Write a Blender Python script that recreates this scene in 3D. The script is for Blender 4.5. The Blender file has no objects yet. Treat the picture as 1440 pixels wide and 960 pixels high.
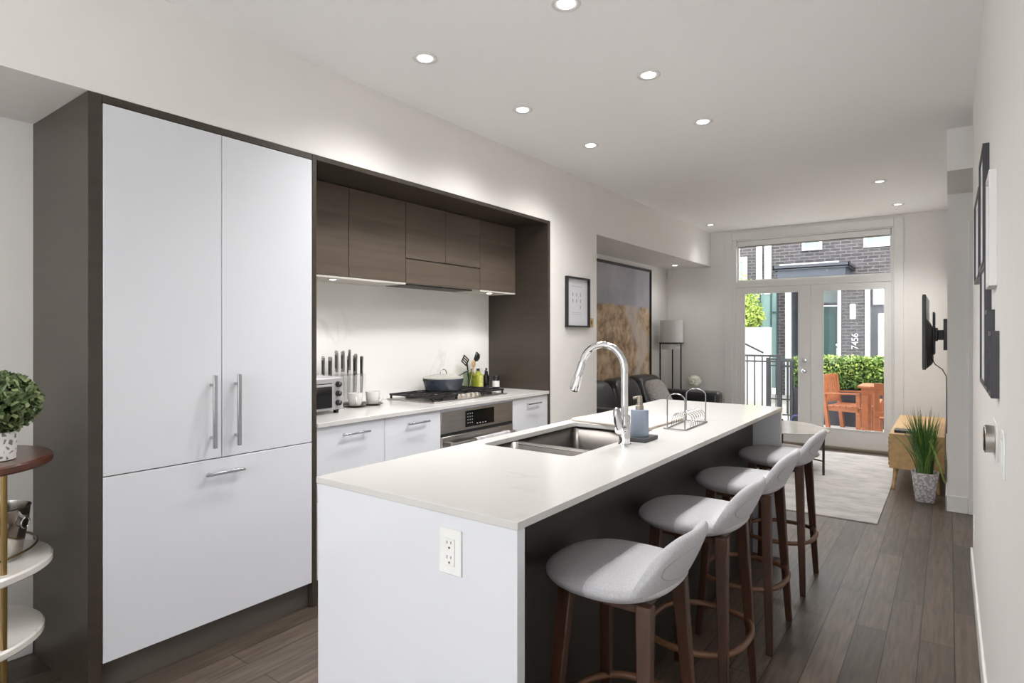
import bpy, bmesh, math, random
from mathutils import Vector, Matrix, noise

# ------------------------------------------------------------------ camera, world, lights, exposure
SC = bpy.context.scene
COL = SC.collection
THETA = math.atan(615 / 841.0)
cam_data = bpy.data.cameras.new('camera')
cam_data.sensor_width = 36.0
cam_data.lens = 841.0 / 1440 * 36
cam_data.shift_y = -10 / 1440.0
cam_data.clip_start = 0.02
cam = bpy.data.objects.new('camera', cam_data)
COL.objects.link(cam)
cam.location = (0, 0, 1.361)
cam.rotation_euler = (math.pi / 2, 0, THETA)
SC.camera = cam
SC.view_settings.view_transform = 'Standard'
SC.view_settings.look = 'None'
SC.view_settings.gamma = 1.0
SC.view_settings.use_curve_mapping = False
SC.view_settings.exposure = 0.05

SKY = 4.8
world = bpy.data.worlds.new('sky')
SC.world = world
world.use_nodes = True
bg = world.node_tree.nodes['Background']
bg.inputs[0].default_value = (0.93, 0.97, 1.0, 1)
bg.inputs[1].default_value = SKY

BACK_W = 125.0
LIVE_W = 84.0
DOWN_W = 80.0
PUCK_W = 5.5
def light(name, kind, loc, rot, energy, color, **kw):
    d = bpy.data.lights.new(name, kind)
    d.energy = energy
    d.color = color
    for k, v in kw.items():
        setattr(d, k, v)
    o = bpy.data.objects.new(name, d)
    COL.objects.link(o)
    o.location = loc
    o.rotation_euler = rot
    return o
light('window_daylight', 'AREA', (-1.45, -2.93, 1.5), (math.pi / 2, 0, math.pi), BACK_W, (0.95, 0.97, 1.0),
      shape='RECTANGLE', size=2.6, size_y=2.0)
BOUNCE_W = 30.0   # added upward fill behind the camera, standing in for a bounced flash
light('ceiling_bounce_fill', 'AREA', (-1.5, -1.7, 1.9), (math.pi, 0, 0), BOUNCE_W, (1.0, .98, .96), shape='DISK', size=1.6)
SUN_E = 2.8        # broad bright cloud over the lane
light('hazy_sun', 'SUN', (-1.4, 16, 9), (math.radians(-42), 0, math.radians(6)), SUN_E, (1.0, .98, .95), angle=math.radians(55))
# rotation (90 deg, 0, 180 deg) sends the lamp's -Z towards +Y, into the room

random.seed(7)
# ------------------------------------------------------------------ helpers
OFF = {}
def offset_of(o):
    return OFF.get(o.name, Vector((0, 0, 0))) if o is not None else Vector((0, 0, 0))

def tag(o, label=None, cat=None, group=None, kind=None):
    if label: o['label'] = label
    if cat: o['category'] = cat
    if group: o['group'] = group
    if kind: o['kind'] = kind
    return o

def thing(name, label, cat, loc=(0, 0, 0), group=None):
    o = bpy.data.objects.new(name, None)
    o.empty_display_size = 0.1
    COL.objects.link(o)
    o.location = loc
    OFF[o.name] = Vector(loc)
    return tag(o, label, cat, group)

class MB:
    def __init__(self):
        self.v = []; self.f = []
    def add(self, vs, fs):
        n = len(self.v)
        self.v += [Vector(p) for p in vs]
        self.f += [tuple(i + n for i in q) for q in fs]
        return self
    def box(self, x0, x1, y0, y1, z0, z1):
        vs = [(x, y, z) for z in (z0, z1) for y in (y0, y1) for x in (x0, x1)]
        return self.add(vs, [(0, 2, 3, 1), (4, 5, 7, 6), (0, 1, 5, 4), (2, 6, 7, 3), (0, 4, 6, 2), (1, 3, 7, 5)])
    def hexa(self, bot, top):
        return self.add(list(bot) + list(top), [(3, 2, 1, 0), (4, 5, 6, 7), (0, 1, 5, 4), (1, 2, 6, 5), (2, 3, 7, 6), (3, 0, 4, 7)])
    def loft(self, rings, caps=True, closed=True):
        n = len(rings[0]); vs = [p for r in rings for p in r]; fs = []
        m = n if closed else n - 1
        for i in range(len(rings) - 1):
            for j in range(m):
                a = i * n + j; b = i * n + (j + 1) % n
                fs.append((a, b, b + n, a + n))
        if caps:
            fs.append(tuple(reversed(range(n))))
            fs.append(tuple((len(rings) - 1) * n + j for j in range(n)))
        return self.add(vs, fs)
    def cyl(self, p0, p1, r0, r1=None, n=16):
        r1 = r0 if r1 is None else r1
        p0 = Vector(p0); p1 = Vector(p1); d = (p1 - p0).normalized()
        a = d.orthogonal().normalized(); b = d.cross(a)
        rings = [[p + (a * math.cos(t) + b * math.sin(t)) * r for t in [2 * math.pi * k / n for k in range(n)]] for p, r in ((p0, r0), (p1, r1))]
        return self.loft(rings)
    def lathe(self, prof, c=(0, 0, 0), n=28, sx=1.0, sy=1.0):
        rings = [[(c[0] + r * sx * math.cos(2 * math.pi * k / n), c[1] + r * sy * math.sin(2 * math.pi * k / n), c[2] + z) for k in range(n)] for r, z in prof]
        return self.loft(rings)
    def tube(self, pts, r, n=8, closed=False):
        pts = [Vector(p) for p in pts]; N = len(pts)
        rr = r if isinstance(r, (list, tuple)) else [r] * N
        T = []
        for i in range(N):
            if closed: d = pts[(i + 1) % N] - pts[i - 1]
            else: d = pts[min(i + 1, N - 1)] - pts[max(i - 1, 0)]
            T.append(d.normalized())
        a = T[0].orthogonal().normalized(); rings = []
        for i in range(N):
            a = (a - T[i] * a.dot(T[i])).normalized(); b = T[i].cross(a)
            rings.append([pts[i] + (a * math.cos(2 * math.pi * k / n) + b * math.sin(2 * math.pi * k / n)) * rr[i] for k in range(n)])
        if closed:
            rings.append(rings[0])
            return self.loft(rings, caps=False)
        return self.loft(rings)
    def prism(self, poly, z0, z1):
        return self.loft([[(x, y, z0) for x, y in poly], [(x, y, z1) for x, y in poly]])
    def bar(self, p0, p1, w, h, up=(0, 0, 1)):
        """rectangular bar between two points, w across, h along up"""
        p0 = Vector(p0); p1 = Vector(p1); d = (p1 - p0).normalized(); up = Vector(up)
        s = d.cross(up).normalized(); u = s.cross(d).normalized()
        ring = lambda p: [p + s * w / 2 + u * h / 2, p - s * w / 2 + u * h / 2, p - s * w / 2 - u * h / 2, p + s * w / 2 - u * h / 2]
        return self.loft([ring(p0), ring(p1)])
    def sphere(self, c, r, n=16, m=10, sx=1, sy=1, sz=1):
        prof = [(max(1e-4, math.sin(math.pi * i / m)) * r, -math.cos(math.pi * i / m) * r * sz) for i in range(m + 1)]
        return self.lathe(prof, c, n, sx, sy)
    def xf(self, M):
        self.v = [M @ Vector(p) for p in self.v]
        return self
    def grid(self, P):
        n = len(P[0]); vs = [p for r in P for p in r]
        return self.add(vs, [(i * n + j, i * n + j + 1, (i + 1) * n + j + 1, (i + 1) * n + j) for i in range(len(P) - 1) for j in range(n - 1)])
    def build(self, name, m, parent=None, smooth=None, bevel=0, seg=2, sub=0, label=None, recalc=True, solid=0, world=True):
        me = bpy.data.meshes.new(name)
        if parent is not None:
            off = offset_of(parent)
        else:
            xs = [p.x for p in self.v]; ys = [p.y for p in self.v]; zs = [p.z for p in self.v]
            off = Vector(((min(xs) + max(xs)) / 2, (min(ys) + max(ys)) / 2, min(zs)))
        me.from_pydata([p - off for p in self.v], [], self.f)
        if recalc:
            bm = bmesh.new(); bm.from_mesh(me)
            bmesh.ops.recalc_face_normals(bm, faces=bm.faces)
            bm.to_mesh(me); bm.free()
        o = bpy.data.objects.new(name, me)
        COL.objects.link(o)
        OFF[o.name] = off
        if parent is None: o.location = off
        else: o.parent = parent
        me.materials.append(m)
        if bevel:
            b = o.modifiers.new('bevel', 'BEVEL'); b.width = bevel; b.segments = seg; b.limit_method = 'ANGLE'; b.angle_limit = math.radians(40)
        if sub:
            s = o.modifiers.new('sub', 'SUBSURF'); s.levels = s.render_levels = sub
        if solid:
            s = o.modifiers.new('solid', 'SOLIDIFY'); s.thickness = solid; s.offset = 0
        if smooth is not None or bevel or sub:
            for p in me.polygons: p.use_smooth = True
            if not sub: me.set_sharp_from_angle(angle=math.radians(smooth or 35))
        if label: o['label'] = label
        return o

def box(x0, x1, y0, y1, z0, z1): return MB().box(x0, x1, y0, y1, z0, z1)

def dup(root, loc=None, rotz=None, label=None, group=None):
    r = root.copy(); COL.objects.link(r)
    OFF[r.name] = OFF.get(root.name, Vector((0, 0, 0)))
    if loc is not None: r.location = loc
    if rotz is not None: r.rotation_euler = (0, 0, rotz)
    if label: r['label'] = label
    if group: r['group'] = group
    for ch in list(root.children):
        c = ch.copy(); COL.objects.link(c); c.parent = r
        for g in list(ch.children):
            d = g.copy(); COL.objects.link(d); d.parent = c
    return r

def rrect(x0, x1, y0, y1, r, n=6):
    pts = []
    for cx, cy, a0 in ((x1 - r, y1 - r, 0), (x0 + r, y1 - r, 90), (x0 + r, y0 + r, 180), (x1 - r, y0 + r, 270)):
        for k in range(n + 1):
            a = math.radians(a0 + 90 * k / n)
            pts.append((cx + r * math.cos(a), cy + r * math.sin(a)))
    return pts

# ------------------------------------------------------------------ materials
def new_mat(name):
    m = bpy.data.materials.new(name); m.use_nodes = True
    nt = m.node_tree; b = nt.nodes['Principled BSDF']
    return m, nt, b
def s2l(c):
    return tuple((x / 12.92 if x <= .04045 else ((x + .055) / 1.055) ** 2.4) for x in [v / 255 for v in c]) + (1,)
def mat(name, rgb, rough=.5, metal=0.0, var=.06, scale=6.0, bump=0.0, bscale=60, stretch=(1, 1, 1), coat=0, spec=None, detail=4):
    """principled with a procedural noise variation and optional bump; rgb is an sRGB 0..255 colour of the surface itself"""
    m, nt, b = new_mat(name); N = nt.nodes; L = nt.links
    c = s2l(rgb)
    tc = N.new('ShaderNodeTexCoord'); mp = N.new('ShaderNodeMapping'); mp.inputs['Scale'].default_value = stretch
    L.new(tc.outputs['Object'], mp.inputs[0])
    nz = N.new('ShaderNodeTexNoise'); nz.inputs['Scale'].default_value = scale; nz.inputs['Detail'].default_value = detail
    L.new(mp.outputs[0], nz.inputs['Vector'])
    cr = N.new('ShaderNodeValToRGB')
    cr.color_ramp.elements[0].position = .3; cr.color_ramp.elements[1].position = .7
    cr.color_ramp.elements[0].color = tuple(x * (1 - var) for x in c[:3]) + (1,)
    cr.color_ramp.elements[1].color = tuple(min(1, x * (1 + var)) for x in c[:3]) + (1,)
    L.new(nz.outputs[0], cr.inputs[0]); L.new(cr.outputs[0], b.inputs['Base Color'])
    b.inputs['Roughness'].default_value = rough; b.inputs['Metallic'].default_value = metal
    if coat: b.inputs['Coat Weight'].default_value = coat; b.inputs['Coat Roughness'].default_value = .08
    if spec is not None: b.inputs['Specular IOR Level'].default_value = spec
    if bump:
        nb = N.new('ShaderNodeTexNoise'); nb.inputs['Scale'].default_value = bscale; nb.inputs['Detail'].default_value = 3
        L.new(mp.outputs[0], nb.inputs['Vector'])
        bp = N.new('ShaderNodeBump'); bp.inputs['Strength'].default_value = bump; bp.inputs['Distance'].default_value = .01
        L.new(nb.outputs[0], bp.inputs['Height']); L.new(bp.outputs[0], b.inputs['Normal'])
    return m
def emit(name, color, strength):
    m, nt, b = new_mat(name)
    b.inputs['Base Color'].default_value = (.9, .9, .88, 1)
    b.inputs['Emission Color'].default_value = color; b.inputs['Emission Strength'].default_value = strength
    return m
def glass_mat(name, tint=(1, 1, 1), refl=.03, rough=.0):
    m, nt, b = new_mat(name); N = nt.nodes; L = nt.links
    N.remove(b)
    t = N.new('ShaderNodeBsdfTransparent'); t.inputs[0].default_value = tint + (1,)
    g = N.new('ShaderNodeBsdfGlossy'); g.inputs['Roughness'].default_value = rough
    lw = N.new('ShaderNodeLayerWeight'); lw.inputs[0].default_value = .5
    pw = N.new('ShaderNodeMath'); pw.operation = 'POWER'; pw.inputs[1].default_value = 4; L.new(lw.outputs['Facing'], pw.inputs[0])
    fr = N.new('ShaderNodeMath'); fr.operation = 'MULTIPLY_ADD'; fr.inputs[1].default_value = .8; fr.inputs[2].default_value = refl; L.new(pw.outputs[0], fr.inputs[0])
    mx = N.new('ShaderNodeMixShader'); L.new(fr.outputs[0], mx.inputs[0]); L.new(t.outputs[0], mx.inputs[1]); L.new(g.outputs[0], mx.inputs[2])
    L.new(mx.outputs[0], N['Material Output'].inputs[0])
    return m
def brick_mat(name, c1, c2, mortar, w, h, msize, swap, rough=.8, grain=None, bump=.4, offset=.5, bias=0.0, gstretch=(1, 1, 1), gscale=8, gamt=.25):
    """swap: which object/generated axes feed the brick pattern, e.g. 'XZ' or 'YX'"""
    m, nt, b = new_mat(name); N = nt.nodes; L = nt.links
    tc = N.new('ShaderNodeTexCoord'); sp = N.new('ShaderNodeSeparateXYZ'); cb = N.new('ShaderNodeCombineXYZ')
    L.new(tc.outputs['Object'], sp.inputs[0])
    L.new(sp.outputs['XYZ'.index(swap[0])], cb.inputs[0]); L.new(sp.outputs['XYZ'.index(swap[1])], cb.inputs[1])
    br = N.new('ShaderNodeTexBrick'); L.new(cb.outputs[0], br.inputs['Vector'])
    br.inputs['Color1'].default_value = s2l(c1); br.inputs['Color2'].default_value = s2l(c2); br.inputs['Mortar'].default_value = s2l(mortar)
    br.inputs['Scale'].default_value = 1; br.inputs['Brick Width'].default_value = w; br.inputs['Row Height'].default_value = h
    br.inputs['Mortar Size'].default_value = msize; br.inputs['Mortar Smooth'].default_value = .1; br.inputs['Bias'].default_value = bias
    br.offset = offset
    out = br.outputs['Color']
    mp = N.new('ShaderNodeMapping'); mp.inputs['Scale'].default_value = gstretch; L.new(cb.outputs[0], mp.inputs[0])
    nz = N.new('ShaderNodeTexNoise'); nz.inputs['Scale'].default_value = gscale; nz.inputs['Detail'].default_value = 8; nz.inputs['Distortion'].default_value = .6
    L.new(mp.outputs[0], nz.inputs['Vector'])
    mr = N.new('ShaderNodeMapRange'); mr.inputs[1].default_value = .3; mr.inputs[2].default_value = .7
    mr.inputs[3].default_value = 1 - gamt; mr.inputs[4].default_value = 1 + gamt; L.new(nz.outputs[0], mr.inputs[0])
    mx = N.new('ShaderNodeVectorMath'); mx.operation = 'SCALE'; L.new(out, mx.inputs[0]); L.new(mr.outputs[0], mx.inputs['Scale'])
    L.new(mx.outputs[0], b.inputs['Base Color'])
    b.inputs['Roughness'].default_value = rough
    bp = N.new('ShaderNodeBump'); bp.inputs['Strength'].default_value = bump; bp.inputs['Distance'].default_value = .003
    inv = N.new('ShaderNodeMath'); inv.operation = 'SUBTRACT'; inv.inputs[0].default_value = 1; L.new(br.outputs['Fac'], inv.inputs[1])
    L.new(inv.outputs[0], bp.inputs['Height']); L.new(bp.outputs[0], b.inputs['Normal'])
    return m

PAINT = mat('warm white wall paint', (236, 233, 229), .6, var=.01)
CEIL = mat('ceiling paint', (252, 251, 250), .7, var=.008)
TRIM = mat('white trim paint', (232, 231, 228), .35, var=.01)
FLOOR = brick_mat('grey oak planks', (97, 84, 73), (72, 62, 54), (36, 30, 26), 1.15, .124, .0022, 'YX', rough=.38, offset=.37,
                  gstretch=(1.8, 22, 1), gscale=2.6, gamt=.36, bump=.25)
GLOSSWHITE = mat('white gloss lacquer', (224, 226, 232), .12, var=.004, coat=.5)
DRAWERWHITE = GLOSSWHITE
LAMIN = mat('dark taupe wood laminate', (62, 54, 46), .36, var=.14, scale=2.4, stretch=(1, 1, 12), detail=6)
LAMINH = mat('dark taupe laminate with level grain', (100, 88, 77), .4, var=.2, scale=1.6, stretch=(1, 1, 14), detail=7)
LAMDARK = mat('espresso laminate', (46, 42, 38), .4, var=.1, scale=2.4, stretch=(1, 1, 12), detail=6)
TOE = mat('toe kick laminate', (92, 86, 80), .4, var=.08, scale=4)
def quartz(name, base, veinc, scale, amt):
    m, nt, b = new_mat(name); N = nt.nodes; L = nt.links
    tc = N.new('ShaderNodeTexCoord')
    nz = N.new('ShaderNodeTexNoise'); nz.inputs['Scale'].default_value = scale; nz.inputs['Detail'].default_value = 6; nz.inputs['Distortion'].default_value = 1.2
    L.new(tc.outputs['Object'], nz.inputs['Vector'])
    ab = N.new('ShaderNodeMath'); ab.operation = 'SUBTRACT'; ab.inputs[1].default_value = .5; L.new(nz.outputs[0], ab.inputs[0])
    ab2 = N.new('ShaderNodeMath'); ab2.operation = 'ABSOLUTE'; L.new(ab.outputs[0], ab2.inputs[0])
    mr = N.new('ShaderNodeMapRange'); mr.inputs[1].default_value = 0; mr.inputs[2].default_value = .022; mr.inputs[3].default_value = 1; mr.inputs[4].default_value = 0
    L.new(ab2.outputs[0], mr.inputs[0])
    n2 = N.new('ShaderNodeTexNoise'); n2.inputs['Scale'].default_value = scale * 1.7; L.new(tc.outputs['Object'], n2.inputs['Vector'])
    m2 = N.new('ShaderNodeMapRange'); m2.inputs[1].default_value = .52; m2.inputs[2].default_value = .7; m2.inputs[3].default_value = 0; m2.inputs[4].default_value = amt
    L.new(n2.outputs[0], m2.inputs[0])
    mu = N.new('ShaderNodeMath'); mu.operation = 'MULTIPLY'; L.new(mr.outputs[0], mu.inputs[0]); L.new(m2.outputs[0], mu.inputs[1])
    mx = N.new('ShaderNodeMix'); mx.data_type = 'RGBA'; mx.inputs[6].default_value = s2l(base); mx.inputs[7].default_value = s2l(veinc)
    L.new(mu.outputs[0], mx.inputs[0]); L.new(mx.outputs[2], b.inputs['Base Color'])
    b.inputs['Roughness'].default_value = .17
    return m
QUARTZ = quartz('white quartz', (207, 205, 202), (178, 172, 166), 1.1, .55)
SPLASH = quartz('veined quartz slab', (246, 244, 240), (196, 191, 184), 1.9, .28)
STEEL = mat('brushed stainless steel', (178, 173, 168), .3, 1.0, var=.08, scale=3, stretch=(1, 1, 40))
SINKSTEEL = mat('sink stainless steel', (112, 108, 105), .36, 1.0, var=.05, scale=5)
CHROME = mat('polished chrome', (226, 226, 228), .06, 1.0, var=.01)
SATIN = mat('satin chrome', (190, 190, 192), .22, 1.0, var=.02)
WIRE = mat('steel wire', (150, 149, 150), .22, 1.0, var=.02)
BLACKMET = mat('black painted metal', (34, 33, 34), .4, .2, var=.05)
IRON = mat('cast iron', (34, 33, 33), .55, .2, var=.1, bump=.1)
BLACKPL = mat('black plastic', (28, 28, 30), .35, var=.05)
BLACKGL = mat('black glass', (16, 16, 18), .08, var=.02)
WALNUT = mat('walnut stained wood', (70, 44, 31), .38, var=.3, scale=5, stretch=(6, 6, 1), detail=6)
WALNUTH = mat('walnut stained bent wood', (108, 74, 52), .38, var=.2, scale=7, detail=6)
CLEAR = glass_mat('clear glass')
WINGLASS = glass_mat('coated window glass', refl=.010)
print('part1 ok')
# ------------------------------------------------------------------ the room
XF = -2.564; XB = -3.17; XR = .112; YB = -3.0; YW = 8.0; ZC = 2.71; ZS = 2.262
def struct(name, mb, m, **k):
    o = mb.build(name, m, **k); o['kind'] = 'structure'; return o
struct('floor', box(-3.3, 1.6, YB - .1, YW + .1, -.1, 0), FLOOR)
struct('ceiling', box(-3.3, 1.6, YB - .1, YW + .1, ZC, ZC + .12), CEIL)
struct('wall_left', box(XB - .13, XB, YB, YW, 0, ZS), PAINT)
struct('wall_left_bulkhead', box(XB - .13, XF, YB, YW, ZS, ZC), PAINT)
struct('wall_left_pier', box(XB, XF, 4.021, 4.797, 0, ZS), PAINT)
struct('wall_right', box(XR, XR + .14, YB, 4.455, 0, ZC), PAINT)
struct('wall_hall', MB().box(1.5, 1.6, 4.3, 5.8, 0, ZC).box(XR + .14, 1.5, 4.315, 4.455, 0, ZC), PAINT)
struct('wall_hall_end', box(-.0125, 1.5, 5.70, 5.82, 0, ZC), PAINT)
struct('wall_hall_header', box(-.0125, 1.5, 4.87, 5.70, 2.436, ZC), PAINT)
struct('wall_right_living', box(-.0125, .12, 5.82, YW, 0, ZC), PAINT)
struct('wall_far', MB().box(XB, -2.30, YW, YW + .14, 0, ZC).box(-.47, .12, YW, YW + .14, 0, ZC).box(-2.30, -.47, YW, YW + .14, 2.60, ZC), PAINT)
struct('wall_back', MB().box(XB, -2.85, YB - .14, YB, 0, ZC).box(-.05, XR + .14, YB - .14, YB, 0, ZC).box(-2.85, -.05, YB - .14, YB, 2.5, ZC).box(-2.85, -.05, YB - .14, YB, 0, .45), PAINT)
def base(name, mb):
    return struct(name, mb, TRIM, bevel=.004)
base('baseboard_right', box(XR - .012, XR, YB, 4.455, 0, .105))
base('baseboard_hall', box(-.0245, .115, 5.688, 5.70, 0, .125))
base('baseboard_right_living', box(-.0245, -.0125, 5.688, YW, 0, .125))
base('baseboard_left', box(XB, XB + .014, YB, .855, .0, .135))
base('baseboard_left_living', box(XB, XB + .014, 4.797, YW, .0, .125))
base('baseboard_pier', MB().box(XF, XF + .012, 4.03, 4.797, 0, .125).box(XB, XF, 4.797, 4.809, 0, .125))
base('baseboard_far', MB().box(XB, -2.39, YW - .014, YW, 0, .125).box(-.40, -.0125, YW - .014, YW, 0, .125))
struct('trim_1', MB().box(.115, .20, 5.684, 5.70, 0, 2.225).box(.20, 1.0, 5.684, 5.70, 2.14, 2.225), TRIM, bevel=.004)   # casing of the hall door
# window behind the camera
w = tag(thing('window_2', None, None, (-1.45, YB - .07, .45)), kind='structure')
MB().box(-2.85, -2.78, YB - .12, YB - .02, .45, 2.5).box(-.12, -.05, YB - .12, YB - .02, .45, 2.5).box(-2.78, -.12, YB - .12, YB - .02, .45, .53).box(-2.78, -.12, YB - .12, YB - .02, 2.42, 2.5).box(-1.48, -1.42, YB - .12, YB - .02, .53, 2.42).build('window_frame', TRIM, w)
box(-2.78, -.12, YB - .075, YB - .07, .53, 2.42).build('pane', WINGLASS, w)

# french doors: casing, transom window, two leaves
cas = tag(thing('door_1_casing', None, None, (-1.38, YW, 0)), kind='structure')
MB().box(-2.385, -2.285, YW - .018, YW, 0, 2.68).box(-.505, -.412, YW - .018, YW, 0, 2.68).box(-2.285, -.505, YW - .018, YW, 2.58, 2.68).build('casing', TRIM, cas, bevel=.004)
MB().box(-2.30, -2.235, YW, YW + .13, 0, 2.60).box(-.525, -.47, YW, YW + .13, 0, 2.60).box(-2.235, -.525, YW, YW + .13, 2.565, 2.60).build('jamb', TRIM, cas, bevel=.003)
box(-2.235, -.525, YW + .01, YW + .13, 1.965, 2.045).build('transom_rail', TRIM, cas, bevel=.003)
box(-2.235, -.525, YW - .03, YW + .15, 0, .035).build('threshold', mat('bronze threshold', (150, 140, 126), .4, .5), cas, bevel=.004)
win = tag(thing('window_1', None, None, (-1.38, YW + .06, 2.045)), kind='structure')
MB().box(-2.235, -2.215, YW + .04, YW + .09, 2.045, 2.565).box(-.545, -.525, YW + .04, YW + .09, 2.045, 2.565).box(-2.215, -.545, YW + .04, YW + .09, 2.045, 2.065).box(-2.215, -.545, YW + .04, YW + .09, 2.545, 2.565).build('window_frame', TRIM, win)
box(-2.215, -.545, YW + .06, YW + .066, 2.065, 2.545).build('pane', WINGLASS, win)
sh = thing('roller_shade', 'white roller shade rolled up at the top of the transom window', 'blind', (-1.38, YW + .02, 2.5))
MB().box(-2.225, -.535, YW + .004, YW + .034, 2.497, 2.562).build('cassette', TRIM, sh, bevel=.004)
MB().cyl((-2.215, YW + .022, 2.488), (-.545, YW + .022, 2.488), .008).build('hem_bar', mat('shade hem', (150, 146, 140), .5), sh, smooth=40)
for s, (x0, x1, gx0, gx1) in enumerate(((-2.235, -1.362, -2.142, -1.488), (-1.358, -.525, -1.232, -.588))):
    d = tag(thing('door_%d' % (s + 1), None, None, ((x0 + x1) / 2, YW + .03, .03)), kind='structure')
    z0, z1, g0, g1 = .035, 1.962, .235, 1.895
    MB().box(x0, gx0, YW + .01, YW + .055, z0, z1).box(gx1, x1, YW + .01, YW + .055, z0, z1).box(gx0, gx1, YW + .01, YW + .055, z0, g0).box(gx0, gx1, YW + .01, YW + .055, g1, z1).build('door_frame', TRIM, d)
    t = .014
    MB().box(gx0, gx0 + t, YW + .004, YW + .012, g0, g1).box(gx1 - t, gx1, YW + .004, YW + .012, g0, g1).box(gx0 + t, gx1 - t, YW + .004, YW + .012, g0, g0 + t).box(gx0 + t, gx1 - t, YW + .004, YW + .012, g1 - t, g1).build('glazing_bead', TRIM, d, bevel=.002)
    box(gx0, gx1, YW + .03, YW + .036, g0, g1).build('pane', WINGLASS, d)
    if s == 0:
        RX = Matrix.Rotation(math.radians(90), 4, 'X')
        MB().lathe([(.026, 0), (.026, .008), (.012, .012), (.012, .04), (.024, .05), (.027, .062), (.018, .074), (.001, .076)], n=24).xf(Matrix.Translation((-1.425, YW + .01, .915)) @ RX).build('knob', SATIN, d, smooth=40)
        MB().lathe([(.028, 0), (.028, .012), (.02, .02), (.001, .021)], n=24).xf(Matrix.Translation((-1.425, YW + .01, 1.045)) @ RX).build('deadbolt', SATIN, d, smooth=40)

# ------------------------------------------------------------------ downlights
LAMP = emit('lamp face', (1, .96, .9, 1), 9.0)
RING = mat('white downlight trim', (222, 221, 219), .4, var=.01)
def downlight(name, x, y, z, r, label, group, energy, m=LAMP, blend=.8, size=2.4):
    t = thing(name, label, 'light', (x, y, z), group)
    MB().lathe([(r * .57, .0), (r, -.0005), (r, -.003), (r * .93, -.005), (r * .64, -.002), (r * .57, .0)], (x, y, z), 32).build('trim_ring', RING, t, smooth=50)
    MB().lathe([(r * .56, -.001), (r * .52, -.006), (r * .30, -.007), (r * .28, -.006), (.001, -.006)], (x, y, z), 28).build('lamp_lens', m, t, smooth=60)
    if energy:
        light('downlight_beam', 'SPOT', (x, y, z - .03), (0, 0, 0), energy, (1, .985, .965), spot_size=size, spot_blend=blend, shadow_soft_size=.16)
    return t
G = 'recessed downlights in the main ceiling'
for x, y, lab in ((-1.262, 2.10, 'round recessed ceiling downlight cut by the top edge of the photo'),
                  (-2.068, 2.108, 'round recessed ceiling downlight above the tall white fridge, nearest the bulkhead and camera'),
                  (-1.262, 2.93, 'round recessed downlight in the ceiling, second in the right-hand row'),
                  (-2.068, 2.936, 'round recessed downlight in the ceiling, middle of the row by the bulkhead'),
                  (-1.262, 3.777, 'round recessed downlight in the ceiling, third in the right-hand row'),
                  (-2.066, 3.775, 'small recessed downlight in the ceiling, third along the bulkhead'),
                  (-.496, 6.17, 'faint recessed downlight in the living room ceiling, nearer of two before the glass doors'),
                  (-.430, 7.367, 'faint recessed downlight in the ceiling closest to the glass doors, above the wall television'),
                  (-2.376, 7.389, 'faint recessed downlight in the far left ceiling corner')):
    far = y > 5
    downlight('ceiling_downlight', x, y, ZC, .061, lab, G, (LIVE_W * (.15 if x < -2 else 1.1)) if far else DOWN_W, m=(LAMP if not far else emit('dim lamp face', (1, .97, .93, 1), 1.2)), size=(1.9 if far else 2.5), blend=1.0)
downlight('soffit_downlight', -2.888, 7.544, ZS, .05, 'glowing recessed downlight in the low soffit above the floor lamp', None, PUCK_W * 1.3)
for x in ():
    pass

# ------------------------------------------------------------------ fridge cabinet
fr = thing('fridge_cabinet', 'tall white gloss panelled fridge cabinet in a dark wood surround', 'fridge', (-2.87, 1.35, 0))
box(XB, XF, .857, .902, 0, ZS - .001).build('end_panel', LAMIN, fr, bevel=.0015, label='dark taupe wood end panel')
box(XB, XF - .021, .902, 1.819, .115, 2.228).build('body', BLACKPL, fr)
box(XB, XF - .0, .904, 1.819, 2.232, ZS - .001).build('top_rail', LAMIN, fr, bevel=.001, label='dark wood top rail')
box(XB, XF - .035, .904, 1.819, 0, .117).build('toe_kick', TOE, fr, label='dark toe kick')
def bar_handle(parent, p0, p1, out=.03, w=.012, h=.012, name='handle', m=None):
    """flat bar handle on a front facing +X; p0, p1 on the front plane"""
    p0 = Vector(p0); p1 = Vector(p1); o = Vector((out, 0, 0)); d = (p1 - p0).normalized()
    mb = MB()
    mb.bar(p0 + o, p1 + o, w, h, up=(1, 0, 0))
    e = (p1 - p0).length * .14
    for q in (p0 + d * e, p1 - d * e):
        mb.bar(q, q + o, w * .8, h * 1.0, up=d)
    return mb.build(name, m or SATIN, parent, bevel=.0015)
f1 = box(XF - .020, XF, .906, 1.3585, .826, 2.229).build('door', GLOSSWHITE, fr, bevel=.0015)
bar_handle(f1, (XF, 1.313, .874), (XF, 1.313, 1.187), .034, .016, .012)
f2 = box(XF - .020, XF, 1.3615, 1.817, .826, 2.229).build('door', GLOSSWHITE, fr, bevel=.0015)
bar_handle(f2, (XF, 1.421, .872), (XF, 1.421, 1.187), .034, .016, .012)
f3 = box(XF - .020, XF, .906, 1.817, .124, .822).build('drawer', GLOSSWHITE, fr, bevel=.0015)
bar_handle(f3, (XF, 1.277, .763), (XF, 1.451, .763), .03, .012, .012)

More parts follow.
